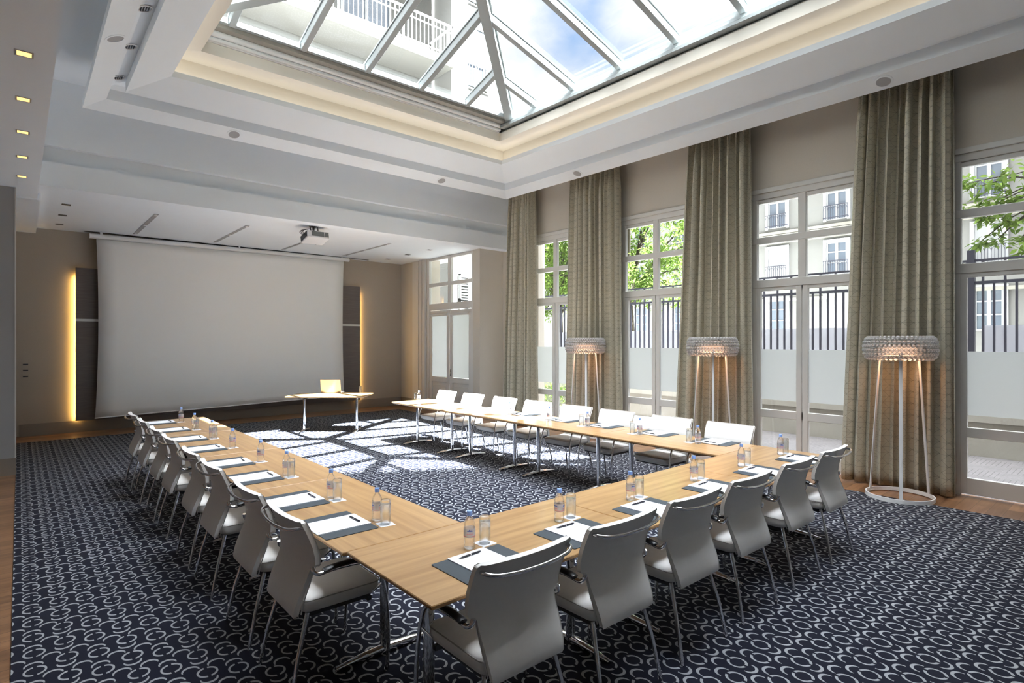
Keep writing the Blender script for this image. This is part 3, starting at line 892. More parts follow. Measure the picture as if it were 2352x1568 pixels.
def make_lamp(k):
    global bead_me
    x, y = lamp_pos[k]
    o = empty('floor_lamp', (x, y, 0))
    tag(o, lamp_lab[k], 'floor lamp', 'bead shade floor lamps along the window wall')
    g = G().lathe([(.335, .0), (.35, .0), (.35, .045), (.335, .045), (.335, .0)], 64, cap=False)
    obj('base_ring', g, 'lampwhite', o, smooth=40)
    va = atan2(-y, -x)          # towards the camera
    for q in range(3):
        t = va + 2 * pi * q / 3 + .04
        ca, sa_ = cos(t), sin(t)
        p0, p1 = Vector((.343 * ca, .343 * sa_, .02)), Vector((.225 * ca, .225 * sa_, 1.74))
        d = (p1 - p0).normalized(); tang = Vector((-sa_, ca, 0)); nrm = d.cross(tang)
        M = Matrix((tang, nrm, d)).transposed()
        obj('leg', G().box(tuple((p0 + p1) / 2), (.036, .012, (p1 - p0).length), M=M), 'lampwhite', o, bevel=.002, seg=1)
    sh = obj('shade_frame', G().lathe([(.300, 1.70), (.304, 1.70), (.304, 1.90), (.300, 1.90), (.300, 1.70)], 48, cap=False), 'tumbler', o, smooth=40)
    df = obj('diffuser', G().lathe([(.0, 1.715), (.15, 1.715), (.168, 1.73), (.168, 1.80), (.15, 1.82), (.0, 1.82)], 32), 'glow', o, smooth=50)
    obj('bulb_plate', G().lathe([(.0, 1.706), (.15, 1.706), (.15, 1.712), (.0, 1.712)], 32), 'bulb', o, smooth=50)
    df['label'] = 'glowing warm diffuser inside the beads'
    obj('upper_tray', G().lathe([(.0, 1.862), (.17, 1.862), (.19, 1.875), (.186, 1.878), (.0, 1.87)], 32), 'lampwhite', o, smooth=50)
    order = sorted(BEADS, key=lambda p: (p[0] * cos(va) + p[1] * sin(va)), reverse=True)
    if bead_me is None:
        g = G(); sphere_g(g, (0, 0, 0))
        tmp = obj('glass_bead', g, 'bead', o, smooth=180)
        bead_me = tmp.data
        tmp.location = order[0]; tmp.parent = sh
        start = 1
    else: start = 0
    for p in order[start:100]:
        b = bpy.data.objects.new('glass_bead', bead_me); COL.objects.link(b); b.parent = sh; b.location = p
    g = G()
    for p in order[100:]: sphere_g(g, p)
    rest = obj('glass_beads', g, 'bead', sh, smooth=180); rest['kind'] = 'stuff'
    cb = obj('power_cable', G().tube(smooth_path([(-.1, .33, .02), (.2, .30, .012), (.33, .22, .012), (.36, .1, .01)]), .004, 6), 'lampwhite', o, smooth=60)
for k in range(3): make_lamp(k)

# ================================================================== TABLES
TT = .77
def make_table(name, L, Wd, loc, rz, label, cat, group=None, leg_in=.25, foot=.62):
    """table along local X"""
    o = empty(name, loc, rz)
    tag(o, label, cat, group)
    hx, hy = L / 2 - .0035, Wd / 2
    # top: flat board with a chamfered underside
    P = []
    for sx, sy, z in ((hx - .003, hy - .003, TT), (hx, hy, TT - .004), (hx, hy, TT - .016), (hx - .022, hy - .022, TT - .032)):
        P.append([(-sx, -sy, z), (-sx, sy, z), (sx, sy, z), (sx, -sy, z)])
    g = G().grid(P[1:], closed=True)
    i = len(g.v); g.v += P[3]; g.f.append((i, i + 1, i + 2, i + 3))
    obj('edge_band', g, 'oakedge', o)
    g = G().grid(P[:2], closed=True)
    i = len(g.v); g.v += P[0]; g.f.append((i + 3, i + 2, i + 1, i))
    i = len(g.v)
    obj('tabletop', g, 'oak', o)
    for s in (-1, 1):
        x = s * (hx - leg_in)
        g = G().lathe([(.0, .03), (.028, .03), (.028, .70), (.034, .705), (.034, .738), (.0, .738)], 20, (x, 0, 0))
        g.tube([(x, -foot / 2, .016), (x, -foot * .3, .026), (x, 0, .034), (x, foot * .3, .026), (x, foot / 2, .016)], [.014, .021, .027, .021, .014], 12)
        obj('leg', g, 'chrome', o, smooth=40)
        obj('support_arm', G().bx(x - .02, x + .02, -hy + .12, hy - .12, .722, .739), 'dark', o)
    g = G().bx(-hx + leg_in, hx - leg_in, -.03, -.005, .705, .738).bx(-hx + leg_in, hx - leg_in, .005, .03, .705, .738)
    obj('cross_beam', g, 'chrome', o)
    g = G()
    for s in (-1, 1):
        g.bx(s * .42 - .02, s * .42 + .02, -hy + .10, -hy + .17, .715, .739)
    obj('fold_catch', g, 'black', o)
    return o
GT = 'oak tables of the u-shaped conference layout'
XLc, Wl = (1.29 + 2.06) / 2, .77
for k in range(4):
    make_table('conference_table', 1.6, Wl, (XLc, 2.81 + .8 + 1.6 * k, 0), pi / 2, 'oak table in the left row of the layout, %s from the screen end' % ORD[3 - k], 'table', GT)
xs = (1.31, 2.86, 4.46, 5.99)
for k in range(3):
    make_table('conference_table', xs[k + 1] - xs[k], .81, ((xs[k] + xs[k + 1]) / 2, 2.405, 0), 0,
               'oak table in the near row of the layout, %s' % ('at its left corner', 'in the middle', 'at its right corner by the windows')[k], 'table', GT)
for k in range(4):
    make_table('conference_table', 1.6, .80, (5.577, 2.81 + .8 + 1.6 * k, 0), pi / 2, 'oak table in the window-side row of the layout, %s from the screen end' % ORD[3 - k], 'table', GT)
PTA = radians(-40.8)
make_table('presenter_table', 1.6, .80, (4.91, 11.27, 0), PTA, 'oak table with chrome legs standing alone before the screen', 'table')

# ================================================================== CHAIRS
def make_chair():
    o = empty('conference_chair')
    # seat cushion
    N = 28
    def outline(hw, y0, y1, rc, n=7):
        pts = []
        for cx, cy_, a0 in ((hw - rc, y1 - rc, 0), (-hw + rc, y1 - rc, 90), (-hw + rc, y0 + rc, 180), (hw - rc, y0 + rc, 270)):
            for k in range(n):
                a = radians(a0 + 90 * k / (n - 1)); pts.append((cx + rc * cos(a), cy_ + rc * sin(a)))
        return pts
    P = []
    for ins, z in ((.10, .425), (.03, .428), (.008, .44), (.0, .465), (.002, .492), (.010, .506), (.03, .516), (.08, .522), (.15, .524), (.2, .525)):
        P.append([(x, y, z + .012 * max(0, (y - .02)) * 0) for x, y in outline(.232 - ins, -.198 + ins, .262 - ins, max(.05 - ins * .1, .008))])
    g = G().grid(P, closed=True)
    m_ = len(P[0]); b = len(g.v) - m_
    g.f.append(tuple(b + k for k in range(m_))); g.f.append(tuple(range(m_ - 1, -1, -1)))
    seat = obj('seat', g, 'leather', o, smooth=60)
    pp = [(x, y, .500) for x, y in outline(.232, -.198, .262, .05)]
    obj('piping', G().tube(pp + [pp[0]], .0032, 6, caps=False), 'seam', seat, smooth=60)
    # backrest shell with its notch above the arms
    prof = [(-.228, .424, .206), (-.232, .436, .211), (-.227, .475, .217), (-.212, .53, .222), (-.191, .59, .226), (-.174, .64, .229), (-.1665, .676, .232), (-.1655, .684, .240), (-.1650, .689, .260), (-.1647, .697, .270),
            (-.1665, .74, .274), (-.183, .80, .278), (-.208, .86, .281), (-.233, .915, .282), (-.241, .932, .279), (-.244, .940, .268)]
    def shell(off):
        rows = []
        for k, (y, z, hw) in enumerate(prof):
            y0, z0, _ = prof[max(k - 1, 0)]; y2, z2, _ = prof[min(k + 1, len(prof) - 1)]
            ty, tz = y2 - y0, z2 - z0; l = sqrt(ty * ty + tz * tz); ny, nz = tz / l, -ty / l
            row = []
            for j in range(21):
                u = -1 + 2 * j / 20
                inner = min(hw, .192 + .055 * (z - .42))       # inner columns run straight, only the border follows the notch
                x_ = inner * (-1 + 2 * (j - 2) / 16) if 2 <= j <= 18 else (hw if j > 18 else -hw) * (1 if j in (0, 20) else .5) + (0 if j in (0, 20) else (inner if j > 18 else -inner) * .5)
                u = x_ / .275
                cv = .030 * (u * u) * min(1, max(0, (z - .42) / .25))
                row.append((x_, y + cv + ny * off, z + nz * off * .3))
            rows.append(row)
        return rows
    A, B = shell(.015), shell(-.010)
    g = G().grid(A); n1 = len(g.v); g.grid([list(reversed(r)) for r in B])
    R_, C_ = len(A), 21
    for i in range(R_ - 1):                                # side walls
        g.f.append((i * C_ + C_ - 1, n1 + i * C_ + 0, n1 + (i + 1) * C_ + 0, (i + 1) * C_ + C_ - 1)[::-1])
        g.f.append((i * C_, (i + 1) * C_, n1 + (i + 1) * C_ + C_ - 1, n1 + i * C_ + C_ - 1)[::-1])
    for j in range(C_ - 1):
        g.f.append((j, n1 + C_ - 1 - j, n1 + C_ - 2 - j, j + 1)[::-1])
        t = (R_ - 1) * C_
        g.f.append((t + j, t + j + 1, n1 + t + C_ - 2 - j, n1 + t + C_ - 1 - j)[::-1])
    bk = obj('backrest', g, 'leather', o, bevel=.006, seg=2)
    # grey edge frame of the lower back
    for s in (-1, 1):
        pts = [(s * (hw + .002), y + .030, z) for y, z, hw in prof[1:7]]
        obj('edge_trim', G().tube(pts, .0036, 8), 'alu', o, smooth=60)
    # chrome grab bar
    pts = smooth_path([(-.258, -.208, .908), (-.252, -.246, .906), (-.205, -.272, .898), (-.1, -.284, .890), (0, -.287, .888), (.1, -.284, .890), (.205, -.272, .898), (.252, -.246, .906), (.258, -.208, .908)], 6)
    obj('grab_bar', G().tube(pts, .0095, 10), 'chrome', o, smooth=60)
    for s in (-1, 1):
        pts = smooth_path([(s * .277, .270, .0), (s * .279, .278, .20), (s * .277, .262, .42), (s * .272, .226, .575), (s * .270, .180, .632), (s * .270, .12, .650), (s * .270, -.02, .656), (s * .270, -.085, .652), (s * .268, -.128, .648), (s * .262, -.152, .664), (s * .255, -.158, .690)], 5)
        obj('front_leg', G().tube(pts, .0115, 10), 'chrome', o, smooth=60)
        pts = smooth_path([(s * .270, .165, .656), (s * .270, .10, .668), (s * .270, 0, .671), (s * .270, -.075, .666), (s * .270, -.10, .660)], 4)
        g = G().tube(pts, .0125, 10)
        g.v = [(p[0] + (p[0] - s * .270) * .9, p[1], p[2]) for p in g.v]
        obj('armrest', g, 'black', o, smooth=60)
        pts = [(s * .205, -.165, .432), (s * .232, -.225, .22), (s * .248, -.270, .0)]
        obj('rear_leg', G().tube(pts, [.0125, .0115, .011], 10), 'chrome', o, smooth=60)
        obj('seat_bracket', G().tube([(s * .232, .205, .452), (s * .272, .243, .500)], .008, 8), 'chrome', o, smooth=60)
    g = G().bx(-.235, .235, .17, .195, .405, .43).bx(-.205, .205, -.18, -.155, .405, .43).bx(-.2, -.175, -.18, .19, .405, .43).bx(.175, .2, -.18, .19, .405, .43)
    obj('seat_frame', g, 'dark', o)
    return o
chair0 = make_chair()
used = [False]
def put(o, x, y, z, rz, label, cat, group):
    o.location = (x, y, z); o.rotation_euler = (0, 0, rz); tag(o, label, cat, group)
def place_chair(x, y, rz, label, group):
    o = chair0 if not used[0] else copy_tree(chair0)
    used[0] = True
    put(o, x, y, .003, rz, label, 'chair', group)
lys = (3.18, 3.87, 4.77, 5.47, 6.38, 7.07, 7.92, 8.68)
for k, y in enumerate(lys):
    place_chair(1.333, y, -pi / 2 + random.uniform(-.012, .012), 'white leather armchair on the left side of the layout, %s' % (('%s from its near corner' % ORD[k]) if k < 4 else ('%s from its screen end' % ORD[7 - k])), 'white armchairs along the left row of tables')
nxs = (1.736, 2.451, 3.170, 3.90, 4.69, 5.433)
for k, x in enumerate(nxs):
    place_chair(x, 2.08, random.uniform(-.012, .012), 'white leather armchair seen from behind in the near row, %s from the left' % ORD[k], 'white armchairs along the near row of tables')
rys = (3.21, 3.97, 4.81, 5.54, 6.35, 7.14, 8.0, 8.82)
for k, y in enumerate(rys):
    place_chair(5.945, y, pi / 2 + random.uniform(-.02, .02), 'white leather armchair facing left on the window side, %s' % (('%s from the near corner' % ORD[k]) if k < 4 else ('%s from the screen end' % ORD[7 - k])), 'white armchairs along the window-side row of tables')

# ================================================================== PLACE SETTINGS
def rounded_rect(hx, hy, r, n=5):
    pts = []
    for cx, cy_, a0 in ((hx - r, hy - r, 0), (-hx + r, hy - r, 90), (-hx + r, -hy + r, 180), (hx - r, -hy + r, 270)):
        for k in range(n):
            a = radians(a0 + 90 * k / (n - 1)); pts.append((cx + r * cos(a), cy_ + r * sin(a)))
    return pts
pad0 = obj('desk_pad', G().prism(rounded_rect(.2175, .1625, .008), 0, .004), 'pad')
def make_paper():
    o = empty('writing_pad')
    obj('sheets', G().bx(-.118, .118, -.1665, .1665, 0, .005), 'paper', o)
    g = G()
    g.bx(.085, .0885, -.155, -.141, .005, .0053).bx(.0905, .094, -.155, -.146, .005, .0053).bx(.078, .100, -.1585, -.1572, .005, .0053).bx(.02, .07, -.152, -.1513, .005, .0053)
    obj('printed_mark', g, 'ink', o)
    return o
paper0 = make_paper()
def make_pen():
    o = empty('ballpoint_pen')
    X = Matrix.Rotation(pi / 2, 4, 'Y')
    obj('barrel', G().lathe([(.0008, -.078), (.003, -.068), (.0052, -.05), (.0056, .0), (.0056, .062), (.003, .064), (.003, .070), (.0, .070)], 12, (0, 0, 0)).xf(Matrix.Translation((0, 0, .0056)) @ X), 'pen', o, smooth=50)
    obj('pen_clip', G().bx(.018, .060, -.0015, .0015, .0112, .0128).bx(.056, .061, -.0015, .0015, .008, .0128), 'alu', o)
    obj('ring', G().lathe([(.0059, -.002), (.0059, .002)], 12).xf(Matrix.Translation((0, 0, .0056)) @ X), 'alu', o, smooth=50)
    return o
pen0 = make_pen()
def text_mesh(body, size):
    cu = bpy.data.curves.new('t', 'FONT'); cu.body = body; cu.size = size; cu.align_x = 'CENTER'; cu.align_y = 'CENTER'
    ob = bpy.data.objects.new('t', cu); COL.objects.link(ob)
    bpy.context.view_layer.update()
    me = ob.to_mesh()
    g = G(); g.v = [tuple(v.co) for v in me.vertices]; g.f = [tuple(p.vertices) for p in me.polygons]
    ob.to_mesh_clear(); bpy.data.objects.remove(ob); bpy.data.curves.remove(cu)
    return g
def wrap(g, r, z0, a0=0.0):
    out = []
    for x, y, _ in g.v:
        a = a0 + x / r
        out.append((r * sin(a), -r * cos(a), z0 + y))
    g.v = out; return g
def make_bottle():
    o = empty('water_bottle')
    prof = [(.0, .004), (.018, .002), (.027, .0), (.0315, .006), (.032, .02), (.0300, .034), (.0318, .042), (.0300, .052), (.0318, .062), (.0318, .112), (.0300, .118), (.0318, .124), (.029, .138), (.0225, .154), (.0150, .166), (.0128, .170), (.0128, .186), (.0, .186)]
    obj('bottle_body', G().lathe(prof, 24), 'bottle', o, smooth=60)
    cap = G().lathe([(.0, .176), (.0148, .176), (.0150, .178), (.0150, .197), (.0138, .200), (.0, .200)], 20)
    obj('cap', cap, 'cap', o, smooth=40)
    lb = obj('label', G().lathe([(.0322, .063), (.0322, .111)], 24, cap=False), 'label', o, smooth=60)
    for k, a0 in enumerate((0.0, 2.1, 4.2)):
        obj('label_text', wrap(text_mesh('evian', .0165), .0326, .083, a0), 'red', lb)
    g = G()
    for a0 in (0.0, 2.1, 4.2):
        t = G()
        for dx, h in ((-.010, .008), (-.003, .012), (.006, .009), (.012, .006)):
            i = len(t.v); t.v += [(dx - .006, 0, 0), (dx + .006, 0, 0), (dx, h, 0)]; t.f.append((i, i + 1, i + 2))
        wrap(t, .0326, .096, a0); i = len(g.v); g.v += t.v; g.f += [tuple(i + q for q in f) for f in t.f]
    obj('label_mountains', g, 'blue', lb)
    g = G().lathe([(.0325, .068), (.0325, .0705)], 24, cap=False)
    obj('label_stripe', g, 'red', lb, smooth=60)
    return o
bottle0 = make_bottle()
def make_glass():
    prof = [(.0285, .0), (.0300, .0), (.0312, .06), (.0316, .138), (.030, .146), (.024, .150), (.0, .150)]
    inner = [(.0, .122), (.026, .122), (.0288, .118), (.0285, .0)]
    g = G().lathe(inner + prof[1:], 24, cap=False)
    return obj('drinking_glass', g, 'tumbler', smooth=50)
glass0 = make_glass()
coaster0 = obj('paper_coaster', G().prism(rounded_rect(.047, .047, .003, 3), 0, .0015), 'paper')
first = {}
def inst(src, x, y, z, rz, label, cat, group):
    if src.name not in first: first[src.name] = 1; o = src
    else: o = copy_tree(src)
    put(o, x, y, z, rz, label, cat, group)
def setting(cx, cy_, rz, where, rr, glass=True, shift=0.0, onco=False):
    ca, sa_ = cos(rz), sin(rz)
    def P(x, y): return cx + ca * x - sa_ * y, cy_ + sa_ * x + ca * y
    J = rr.uniform
    inst(pad0, *P(0, 0), TT, rz, 'dark slate desk pad on the table at the ' + where, 'desk pad', 'slate desk pads on the tables')
    r2 = rz + J(-.015, .015)
    inst(paper0, *P(J(-.006, .006), -.002), TT + .004, r2, 'white paper pad on the ' + where, 'notepad', 'white writing pads on the desk pads')
    inst(pen0, *P(J(-.01, .01), .112 + J(-.006, .006)), TT + .009, rz + J(-.07, .07), 'black pen lying on the white pad at the ' + where, 'pen', 'black pens on the writing pads')
    bx_, by_ = P(.072 + shift, .228) if not onco else P(.135 + shift, .228)
    inst(bottle0, bx_, by_, TT + (.0015 if onco else 0), J(0, 6.28), 'clear water bottle with blue cap at the ' + where, 'bottle', 'water bottles with blue caps')
    gx, gy = P(.178 + shift, .228) if not onco else (bx_, by_)
    cr = rz + (J(-.12, .12) if not onco else .1)
    inst(coaster0, gx, gy, TT, cr, 'white square paper coaster at the ' + where, 'coaster', 'white paper coasters')
    if glass and not onco:
        inst(glass0, gx, gy, TT + .0015, 0, 'upturned clear tumbler on a coaster at the ' + where, 'glass', 'upturned tumblers on coasters')
rr = random.Random(3)
ly = (3.26, 3.945, 4.83, 5.56, 6.465, 7.23, 8.09, 8.93)
for k, y in enumerate(ly):
    wh = 'left-row place %s' % (('%s from the near corner' % ORD[k]) if k < 4 else ('%s from the screen end' % ORD[7 - k]))
    setting(1.463, y, -pi / 2, wh, rr, onco=k in (3, 4, 7))
for k, x in enumerate((1.770, 2.467, 3.185, 4.012, 4.795, 5.59)):
    setting(x, 2.207, 0, 'near-row place %s from the left' % ORD[k], rr)
for k, y in enumerate((3.21, 3.97, 4.78, 5.48, 6.32, 7.20, 8.00, 8.86)):
    wh = 'window-side place %s' % (('%s from the near corner' % ORD[k]) if k < 4 else ('%s from the screen end' % ORD[7 - k]))
    setting(5.815, y, pi / 2, wh, rr)

# laptop and tumbler on the presenter table
ca, sa_ = cos(PTA), sin(PTA)
lt = empty('laptop', (5.075, 11.62, TT), PTA)
tag(lt, 'open silver laptop on the table before the screen, its back to the room', 'laptop')
obj('base', G().bx(-.215, .215, .0, .27, 0, .018), 'laptop', lt, bevel=.005)
Ml = Matrix.Rotation(radians(12), 4, 'X')
g = G().bx(-.215, .215, -.008, .0, .0, .285)
obj('lid', g.xf(Matrix.Translation((0, .0, .014)) @ Ml), 'laptop', lt, bevel=.004)
g = G().bx(-.03, .03, -.0092, -.008, .14, .146)
obj('lid_emblem', g.xf(Matrix.Translation((0, .0, .014)) @ Ml), 'alu', lt)
o = copy_tree(glass0)
put(o, 5.56, 11.24, TT, 0, 'clear tumbler standing on the presenter table right of the laptop', 'glass', 'upturned tumblers on coasters')

# chrome stand at the left edge of the picture
st = empty('display_stand', (-.40, 10.1, -.01))
tag(st, 'chrome stand with round foot before the grey wall end at the left edge', 'stand')
obj('foot', G().lathe([(.0, .0), (.16, .0), (.16, .012), (.03, .022), (.0, .022)], 32), 'chrome', st, smooth=40)
obj('pole', G().tube([(0, 0, .02), (0, 0, 1.15)], .014, 12), 'chrome', st, smooth=40)
obj('hook', G().tube(smooth_path([(0, 0, 1.15), (.06, 0, 1.2), (.13, 0, 1.16), (.16, 0, 1.1)]), .006, 8), 'chrome', st, smooth=40)
g = G().bx(-.0015, .0015, 0, .03, 0, .0)
sw = empty('wall_switch', (.10, YB, 1.3))
tag(sw, 'small column of switches on the wall between pillar and panel', 'switch')
obj('plate', G().bx(-.05, .05, -.012, 0, -.17, .17), 'brown', sw)
for z in (-.12, 0, .12): obj('rocker', G().bx(-.04, .04, -.02, -.012, z - .012, z + .012), 'dark', sw)

# ================================================================== OUTSIDE
struct('floor_terrace', G().bx(8.86, 12.3, -14, 15.5, -.30, -.06), 'deck', label='grooved wooden terrace outside the windows')
struct('floor_street', G().bx(12.7, 33, -30, 60, -.6, -.4), 'asphalt')
lw = empty('garden_wall', (12.45, 4, -.06))
tag(lw, 'low weathered concrete wall at the edge of the terrace', 'wall')
obj('wall_body', G().bx(-.18, .18, -12.5, 11.4, 0, .57), 'concrete', lw)
obj('coping', G().bx(-.23, .23, -12.5, 11.4, .57, .70), 'concrete', lw, bevel=.01)
fn = empty('metal_fence', (12.42, 4, .64))
tag(fn, 'dark metal bar fence standing on the low terrace wall', 'fence')
obj('rail', G().bx(-.02, .02, -12.5, 11.4, 2.215, 2.265).bx(-.02, .02, -12.5, 11.4, 2.60, 2.64).bx(-.02, .02, -12.5, 11.4, .06, .10), 'iron', fn)
bars = []
y = -3.6
while y < 8.0:
    bars.append(y); y += .143
barg = G().bx(-.016, .016, -.016, .016, 0, 2.22)
barg2 = G().bx(-.016, .016, -.016, .016, 0, 2.60)
b1 = b2 = None
for k, y in enumerate(bars[:100]):
    if k % 2 == 0:
        if b1 is None: b1 = obj('bar', barg, 'iron', fn); q = b1
        else: q = b1.copy(); COL.objects.link(q)
    else:
        if b2 is None: b2 = obj('bar', barg2, 'iron', fn); q = b2
        else: q = b2.copy(); COL.objects.link(q)
    q.location = (0, y, 0)
for y in (-1.87, 2.6, 7.0):
    obj('post', G().bx(-.05, .05, y - .05, y + .05, 0, 2.80).bx(-.06, .06, y - .06, y + .06, 2.5, 2.6), 'iron', fn)
for a, b in ((-6, -2.0), (-1.8, 2.5), (2.7, 6.9), (7.1, 11)):
    obj('privacy_screen', G().bx(.05, .06, a, b, .05, 1.51), 'plexi', fn)

# apartment building across the street
XA = 33.0
ab = empty('apartment_building', (XA, 14, -.4))
tag(ab, 'cream apartment building with iron balcony rails across the street', 'building')
obj('wall', G().bx(0, 12, -30, 50, 0, 19), 'stone', ab)
for z0 in (4.55, 7.85, 8.38, 10.9, 13.9):
    obj('cornice', G().bx(-.18, 0, -50, 50, z0, z0 + (.16 if z0 != 7.85 else .5)), 'cornice', ab)
def facade_window(parent, y, z, w, h, rail, shutter):
    f = G()
    f.bx(-.12, .0, y - w / 2 - .16, y - w / 2, z - .05, z + h + .16).bx(-.12, 0, y + w / 2, y + w / 2 + .16, z - .05, z + h + .16).bx(-.12, 0, y - w / 2, y + w / 2, z + h, z + h + .16)
    f.bx(-.06, .0, y - w / 2, y - w / 2 + .07, z, z + h).bx(-.06, 0, y + w / 2 - .07, y + w / 2, z, z + h).bx(-.06, 0, y - .07, y + .07, z, z + h)
    for q in (.0, .36, .68, .965): f.bx(-.05, 0, y - w / 2, y + w / 2, z + h * q, z + h * q + .06)
    fr_ = obj('window', f, 'winwhite', parent)
    if shutter: obj('shutter', G().bx(-.055, -.02, y - w / 2 + .02, y + w / 2 - .02, z + .05, z + h), 'shutter', fr_)
    else: obj('pane', G().bx(-.02, -.005, y - w / 2, y + w / 2, z, z + h), 'darkpane', fr_)
    if rail:
        r = G().bx(-.30, -.27, y - w / 2 - .1, y + w / 2 + .1, z + .72, z + .76).bx(-.30, -.27, y - w / 2 - .1, y + w / 2 + .1, z + .08, z + .12)
        n = 10
        for k in range(n + 1):
            yy = y - w / 2 - .08 + (w + .16) * k / n
            r.bx(-.295, -.275, yy - .010, yy + .010, z + .0, z + .74)
        for k in range(n // 2):
            yc = y - w / 2 - .08 + (w + .16) * (2 * k + 1) / n
            r.tube([(-.285, yc + (w + .16) / n * cos(radians(a)), z + .46 + .2 * sin(radians(a))) for a in range(0, 181, 30)], .010, 5)
        r.bx(-.30, 0, y - w / 2 - .1, y - w / 2 - .07, z + .08, z + .12).bx(-.30, 0, y + w / 2 + .07, y + w / 2 + .1, z + .08, z + .12)
        obj('balcony_rail', r, 'iron', fr_)
cols = [5.03 + 3.11 * k for k in range(-3, 8)]
for i, yc in enumerate(cols):
    yl = yc - 14
    facade_window(ab, yl, 8.40 + .35, 1.0, 2.1, True, False)
    facade_window(ab, yl, 5.46 + .35, 1.0, 1.75, True, i in (3, 6, 2))
    facade_window(ab, yl, 2.40 + .35, 1.0, 1.9, False, i in (1, 5))
    facade_window(ab, yl, 11.4 + .35, 1.0, 2.0, True, False)

# hotel wing beyond the stage, seen through the skylight and the stage door
hw = empty('hotel_wing', (2, 16.2, -.4))
tag(hw, 'white hotel wing with railed balconies seen through the skylight', 'building')
obj('wall', G().bx(-18, 11.9, 0, 9, 0, 26), 'stone2', hw)
def hz(z): return z + .4
for z in (7.9, 10.95, 14.0, 17.05, 20.1):
    sb = obj('balcony', G().bx(-18, 8.6, -1.35, 0, hz(z - .28), hz(z)), 'stone2', hw)
    r = G().bx(-18, 8.6, -1.33, -1.28, hz(z + 1.0), hz(z + 1.05)).bx(-18, 8.6, -1.32, -1.29, hz(z + .80), hz(z + .83)).bx(-18, 8.6, -1.32, -1.29, hz(z + .1), hz(z + .13)).bx(8.55, 8.6, -1.33, 0, hz(z + 1.0), hz(z + 1.05)).bx(8.56, 8.59, -1.33, 0, hz(z + .1), hz(z + .13))
    n = 180
    for k in range(n + 1):
        x = -18 + 26.55 * k / n
        big = k % 14 == 0
        d = .022 if big else .009
        r.bx(x - d, x + d, -1.31 - d, -1.31 + d, hz(z), hz(z + 1.0))
    for k in range(9): r.bx(8.57, 8.585, -1.3 + .15 * k, -1.285 + .15 * k, hz(z), hz(z + 1.0))
    obj('railing', r, 'lampwhite', sb)
    for x in (-16.5, -13.2, -9.9, -6.6, -3.3, 0.0, 3.3, 6.2):
        w_ = obj('window', G().bx(x - .85, x - .78, -.06, 0, hz(z), hz(z + 2.2)).bx(x + .78, x + .85, -.06, 0, hz(z), hz(z + 2.2)).bx(x - .04, x + .04, -.05, 0, hz(z), hz(z + 2.2)).bx(x - .85, x + .85, -.06, 0, hz(z + 2.2), hz(z + 2.3)), 'winwhite', hw)
        obj('pane', G().bx(x - .78, x + .78, -.02, -.005, hz(z), hz(z + 2.2)), 'darkpane', w_)
    w_ = obj('window', G().bx(10.05, 10.15, -.05, 0, hz(z + .1), hz(z + 2.3)).bx(10.95, 11.05, -.05, 0, hz(z + .1), hz(z + 2.3)).bx(10.05, 11.05, -.05, 0, hz(z + 2.2), hz(z + 2.3)).bx(10.5, 10.56, -.04, 0, hz(z + .1), hz(z + 2.3)), 'winwhite', hw)
    obj('pane', G().bx(10.15, 10.95, -.02, -.005, hz(z + .1), hz(z + 2.2)), 'darkpane', w_)
    g = G().bx(10.0, 11.1, -.14, -.11, hz(z + .95), hz(z + 1.0)).bx(10.0, 11.1, -.14, -.11, hz(z + .12), hz(z + .16))
    for k in range(9): g.bx(10.02 + .13 * k, 10.04 + .13 * k, -.135, -.115, hz(z + .1), hz(z + .98))
    obj('railing', g, 'grille', w_)
obj('pier', G().bx(8.75, 9.45, -1.0, 0, 0, 26), 'stone2', hw)
# slatted shutters at the foot of the wing, seen through the stage door
for z in (2.75, 3.65):
    g = G().bx(9.0, 9.04, -1.15, -1.05, z, z + .85).bx(9.56, 9.60, -1.15, -1.05, z, z + .85).bx(9.0, 9.6, -1.15, -1.05, z, z + .04).bx(9.0, 9.6, -1.15, -1.05, z + .81, z + .85)
    for k in range(8): g.bx(9.04, 9.56, -1.14, -1.06, z + .08 + .095 * k, z + .12 + .095 * k)
    obj('louvred_shutter', g, 'shutter', hw)

# neighbouring block south of the room: its roof edge throws the soft shade that ends the sun patch
d_ = Vector((.855, -.518, 0)); n_ = Vector((-.518, -.855, 0))
p0 = Vector((2.75, -10.05, 0)) - d_ * 12
nb_ = empty('shading_block', tuple(p0), atan2(d_.y, d_.x))
tag(nb_, 'plain cream neighbouring block behind the viewpoint', 'building')
obj('wall', G().bx(0, 17.2, -10, 0, -.4, 25), 'stone', nb_)
ng = empty('shading_block', (20.2, -15.2, 0)); tag(ng, 'tall cream block added out of view to shade the terrace', 'building')  # unseen block, added to keep the sun off the terrace deck
obj('wall', G().bx(-10.9, 10.5, -5, 5, -.4, 25), 'stone', ng)

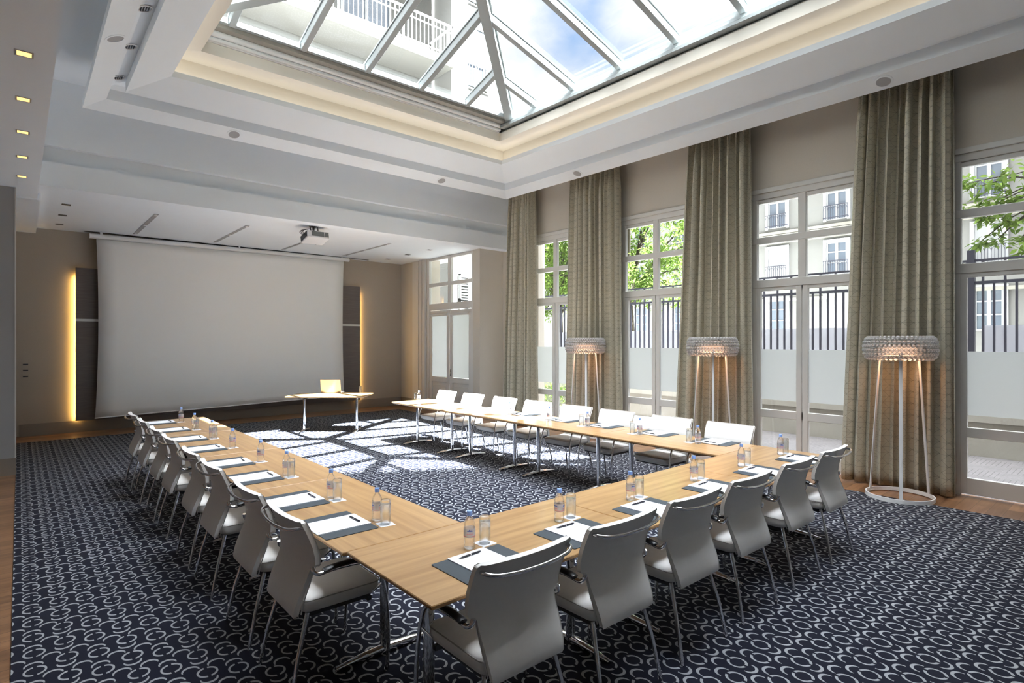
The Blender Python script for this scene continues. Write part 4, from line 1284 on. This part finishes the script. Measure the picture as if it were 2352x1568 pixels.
# trees ------------------------------------------------------------
def leaf_cluster(g, c, n, R, r, size=.085, flat=1.0):
    for _ in range(n):
        v = Vector((r.gauss(0, 1), r.gauss(0, 1), r.gauss(0, 1)))
        v = v.normalized() * R * r.random() ** .45
        v.z *= flat
        p = Vector(c) + v
        a = Vector((r.gauss(0, 1), r.gauss(0, 1), r.gauss(0, .5))).normalized()
        b = a.cross(Vector((r.gauss(0, .5), r.gauss(0, .5), 1))).normalized()
        L = size * r.uniform(.8, 1.5); w = L * .42
        i = len(g.v)
        droop = Vector((0, 0, -L * .35))
        g.v += [tuple(p), tuple(p + a * L * .5 + b * w * .5 + droop * .3), tuple(p + a * L + droop), tuple(p + a * L * .5 - b * w * .5 + droop * .3)]
        g.f.append((i, i + 1, i + 2, i + 3))
def tree(x, y, trunk_h, crowns, seed, label, size=.11, dens=420, tr=.13):
    r = random.Random(seed)
    o = empty('street_tree', (x, y, -.4))
    tag(o, label, 'tree', 'trees outside the windows')
    g = G().tube(smooth_path([(0, 0, 0), (.05, .03, trunk_h * .5), (.0, .1, trunk_h)]), tr, 10)
    for c in crowns:
        if r.random() < .9:
            g.tube(smooth_path([(0, .1, trunk_h * .8), (c[0] * .5, c[1] * .5, (trunk_h + c[2]) / 2), (c[0], c[1], c[2])]), [tr * .4] + [tr * .3] * 6 + [tr * .22] * 5 + [tr * .08], 6)
    obj('trunk', g, 'bark', o, smooth=60)
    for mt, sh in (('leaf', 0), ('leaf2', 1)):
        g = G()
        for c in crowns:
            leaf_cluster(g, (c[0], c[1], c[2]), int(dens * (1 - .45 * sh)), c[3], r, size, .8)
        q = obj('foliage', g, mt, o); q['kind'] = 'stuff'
rc = random.Random(11)
cr1 = [(rc.uniform(-1.4, 1.4), rc.uniform(-2.6, 2.9), rc.uniform(3.7, 7.8), rc.uniform(.55, .95)) for _ in range(46)]
tree(15.0, 11.2, 4.2, cr1, 5, 'leafy green tree with a visible trunk behind the fence', .14, 240, .13)
cr2 = [(rc.uniform(-1.1, 1.1), rc.uniform(-1.3, .9), rc.uniform(3.4, 6.6), rc.uniform(.5, .9)) for _ in range(34)]
tree(15.9, 15.2, 4.0, cr2, 6, 'leafy green tree beyond the fence seen in the farthest window', .13, 150, .12)
cr3 = [(0.0, 0.96, 5.36, 0.34), (0.0, 1.2, 5.29, 0.3), (0.0, 1.46, 5.24, 0.26), (0.0, 1.68, 5.32, 0.2), (0.0, 1.14, 4.95, 0.34), (0.0, 0.86, 4.94, 0.4), (0.0, 1.52, 4.83, 0.2), (0.0, 1.27, 4.83, 0.24), (0.0, 0.96, 4.72, 0.3), (0.0, 1.38, 4.62, 0.16), (0.0, 1.16, 4.54, 0.18), (0.0, 0.9, 4.48, 0.24), (0.0, 1.47, 4.16, 0.13), (0.0, 1.2, 4.19, 0.16), (0.0, 0.91, 4.1, 0.2), (0.0, 0.89, 3.81, 0.14), (0.0, 0.5, 5.11, 0.4)]
tree(13.9, .8, 5.2, cr3, 8, 'green branches of a small tree at the right edge of the picture', .14, 26, .05)
g = G()
hd = random.Random(2)
for k in range(26): leaf_cluster(g, (11.85 + hd.uniform(-.1, .1), 10.3 + k * .09, (.12, .34, .56)[k % 3] + hd.uniform(-.05, .1)), 60, .2, hd, .06)
q = obj('hedge_foliage', g, 'leaf2'); tag(q, 'low green planting on the terrace outside the farthest window', 'hedge', kind='stuff')
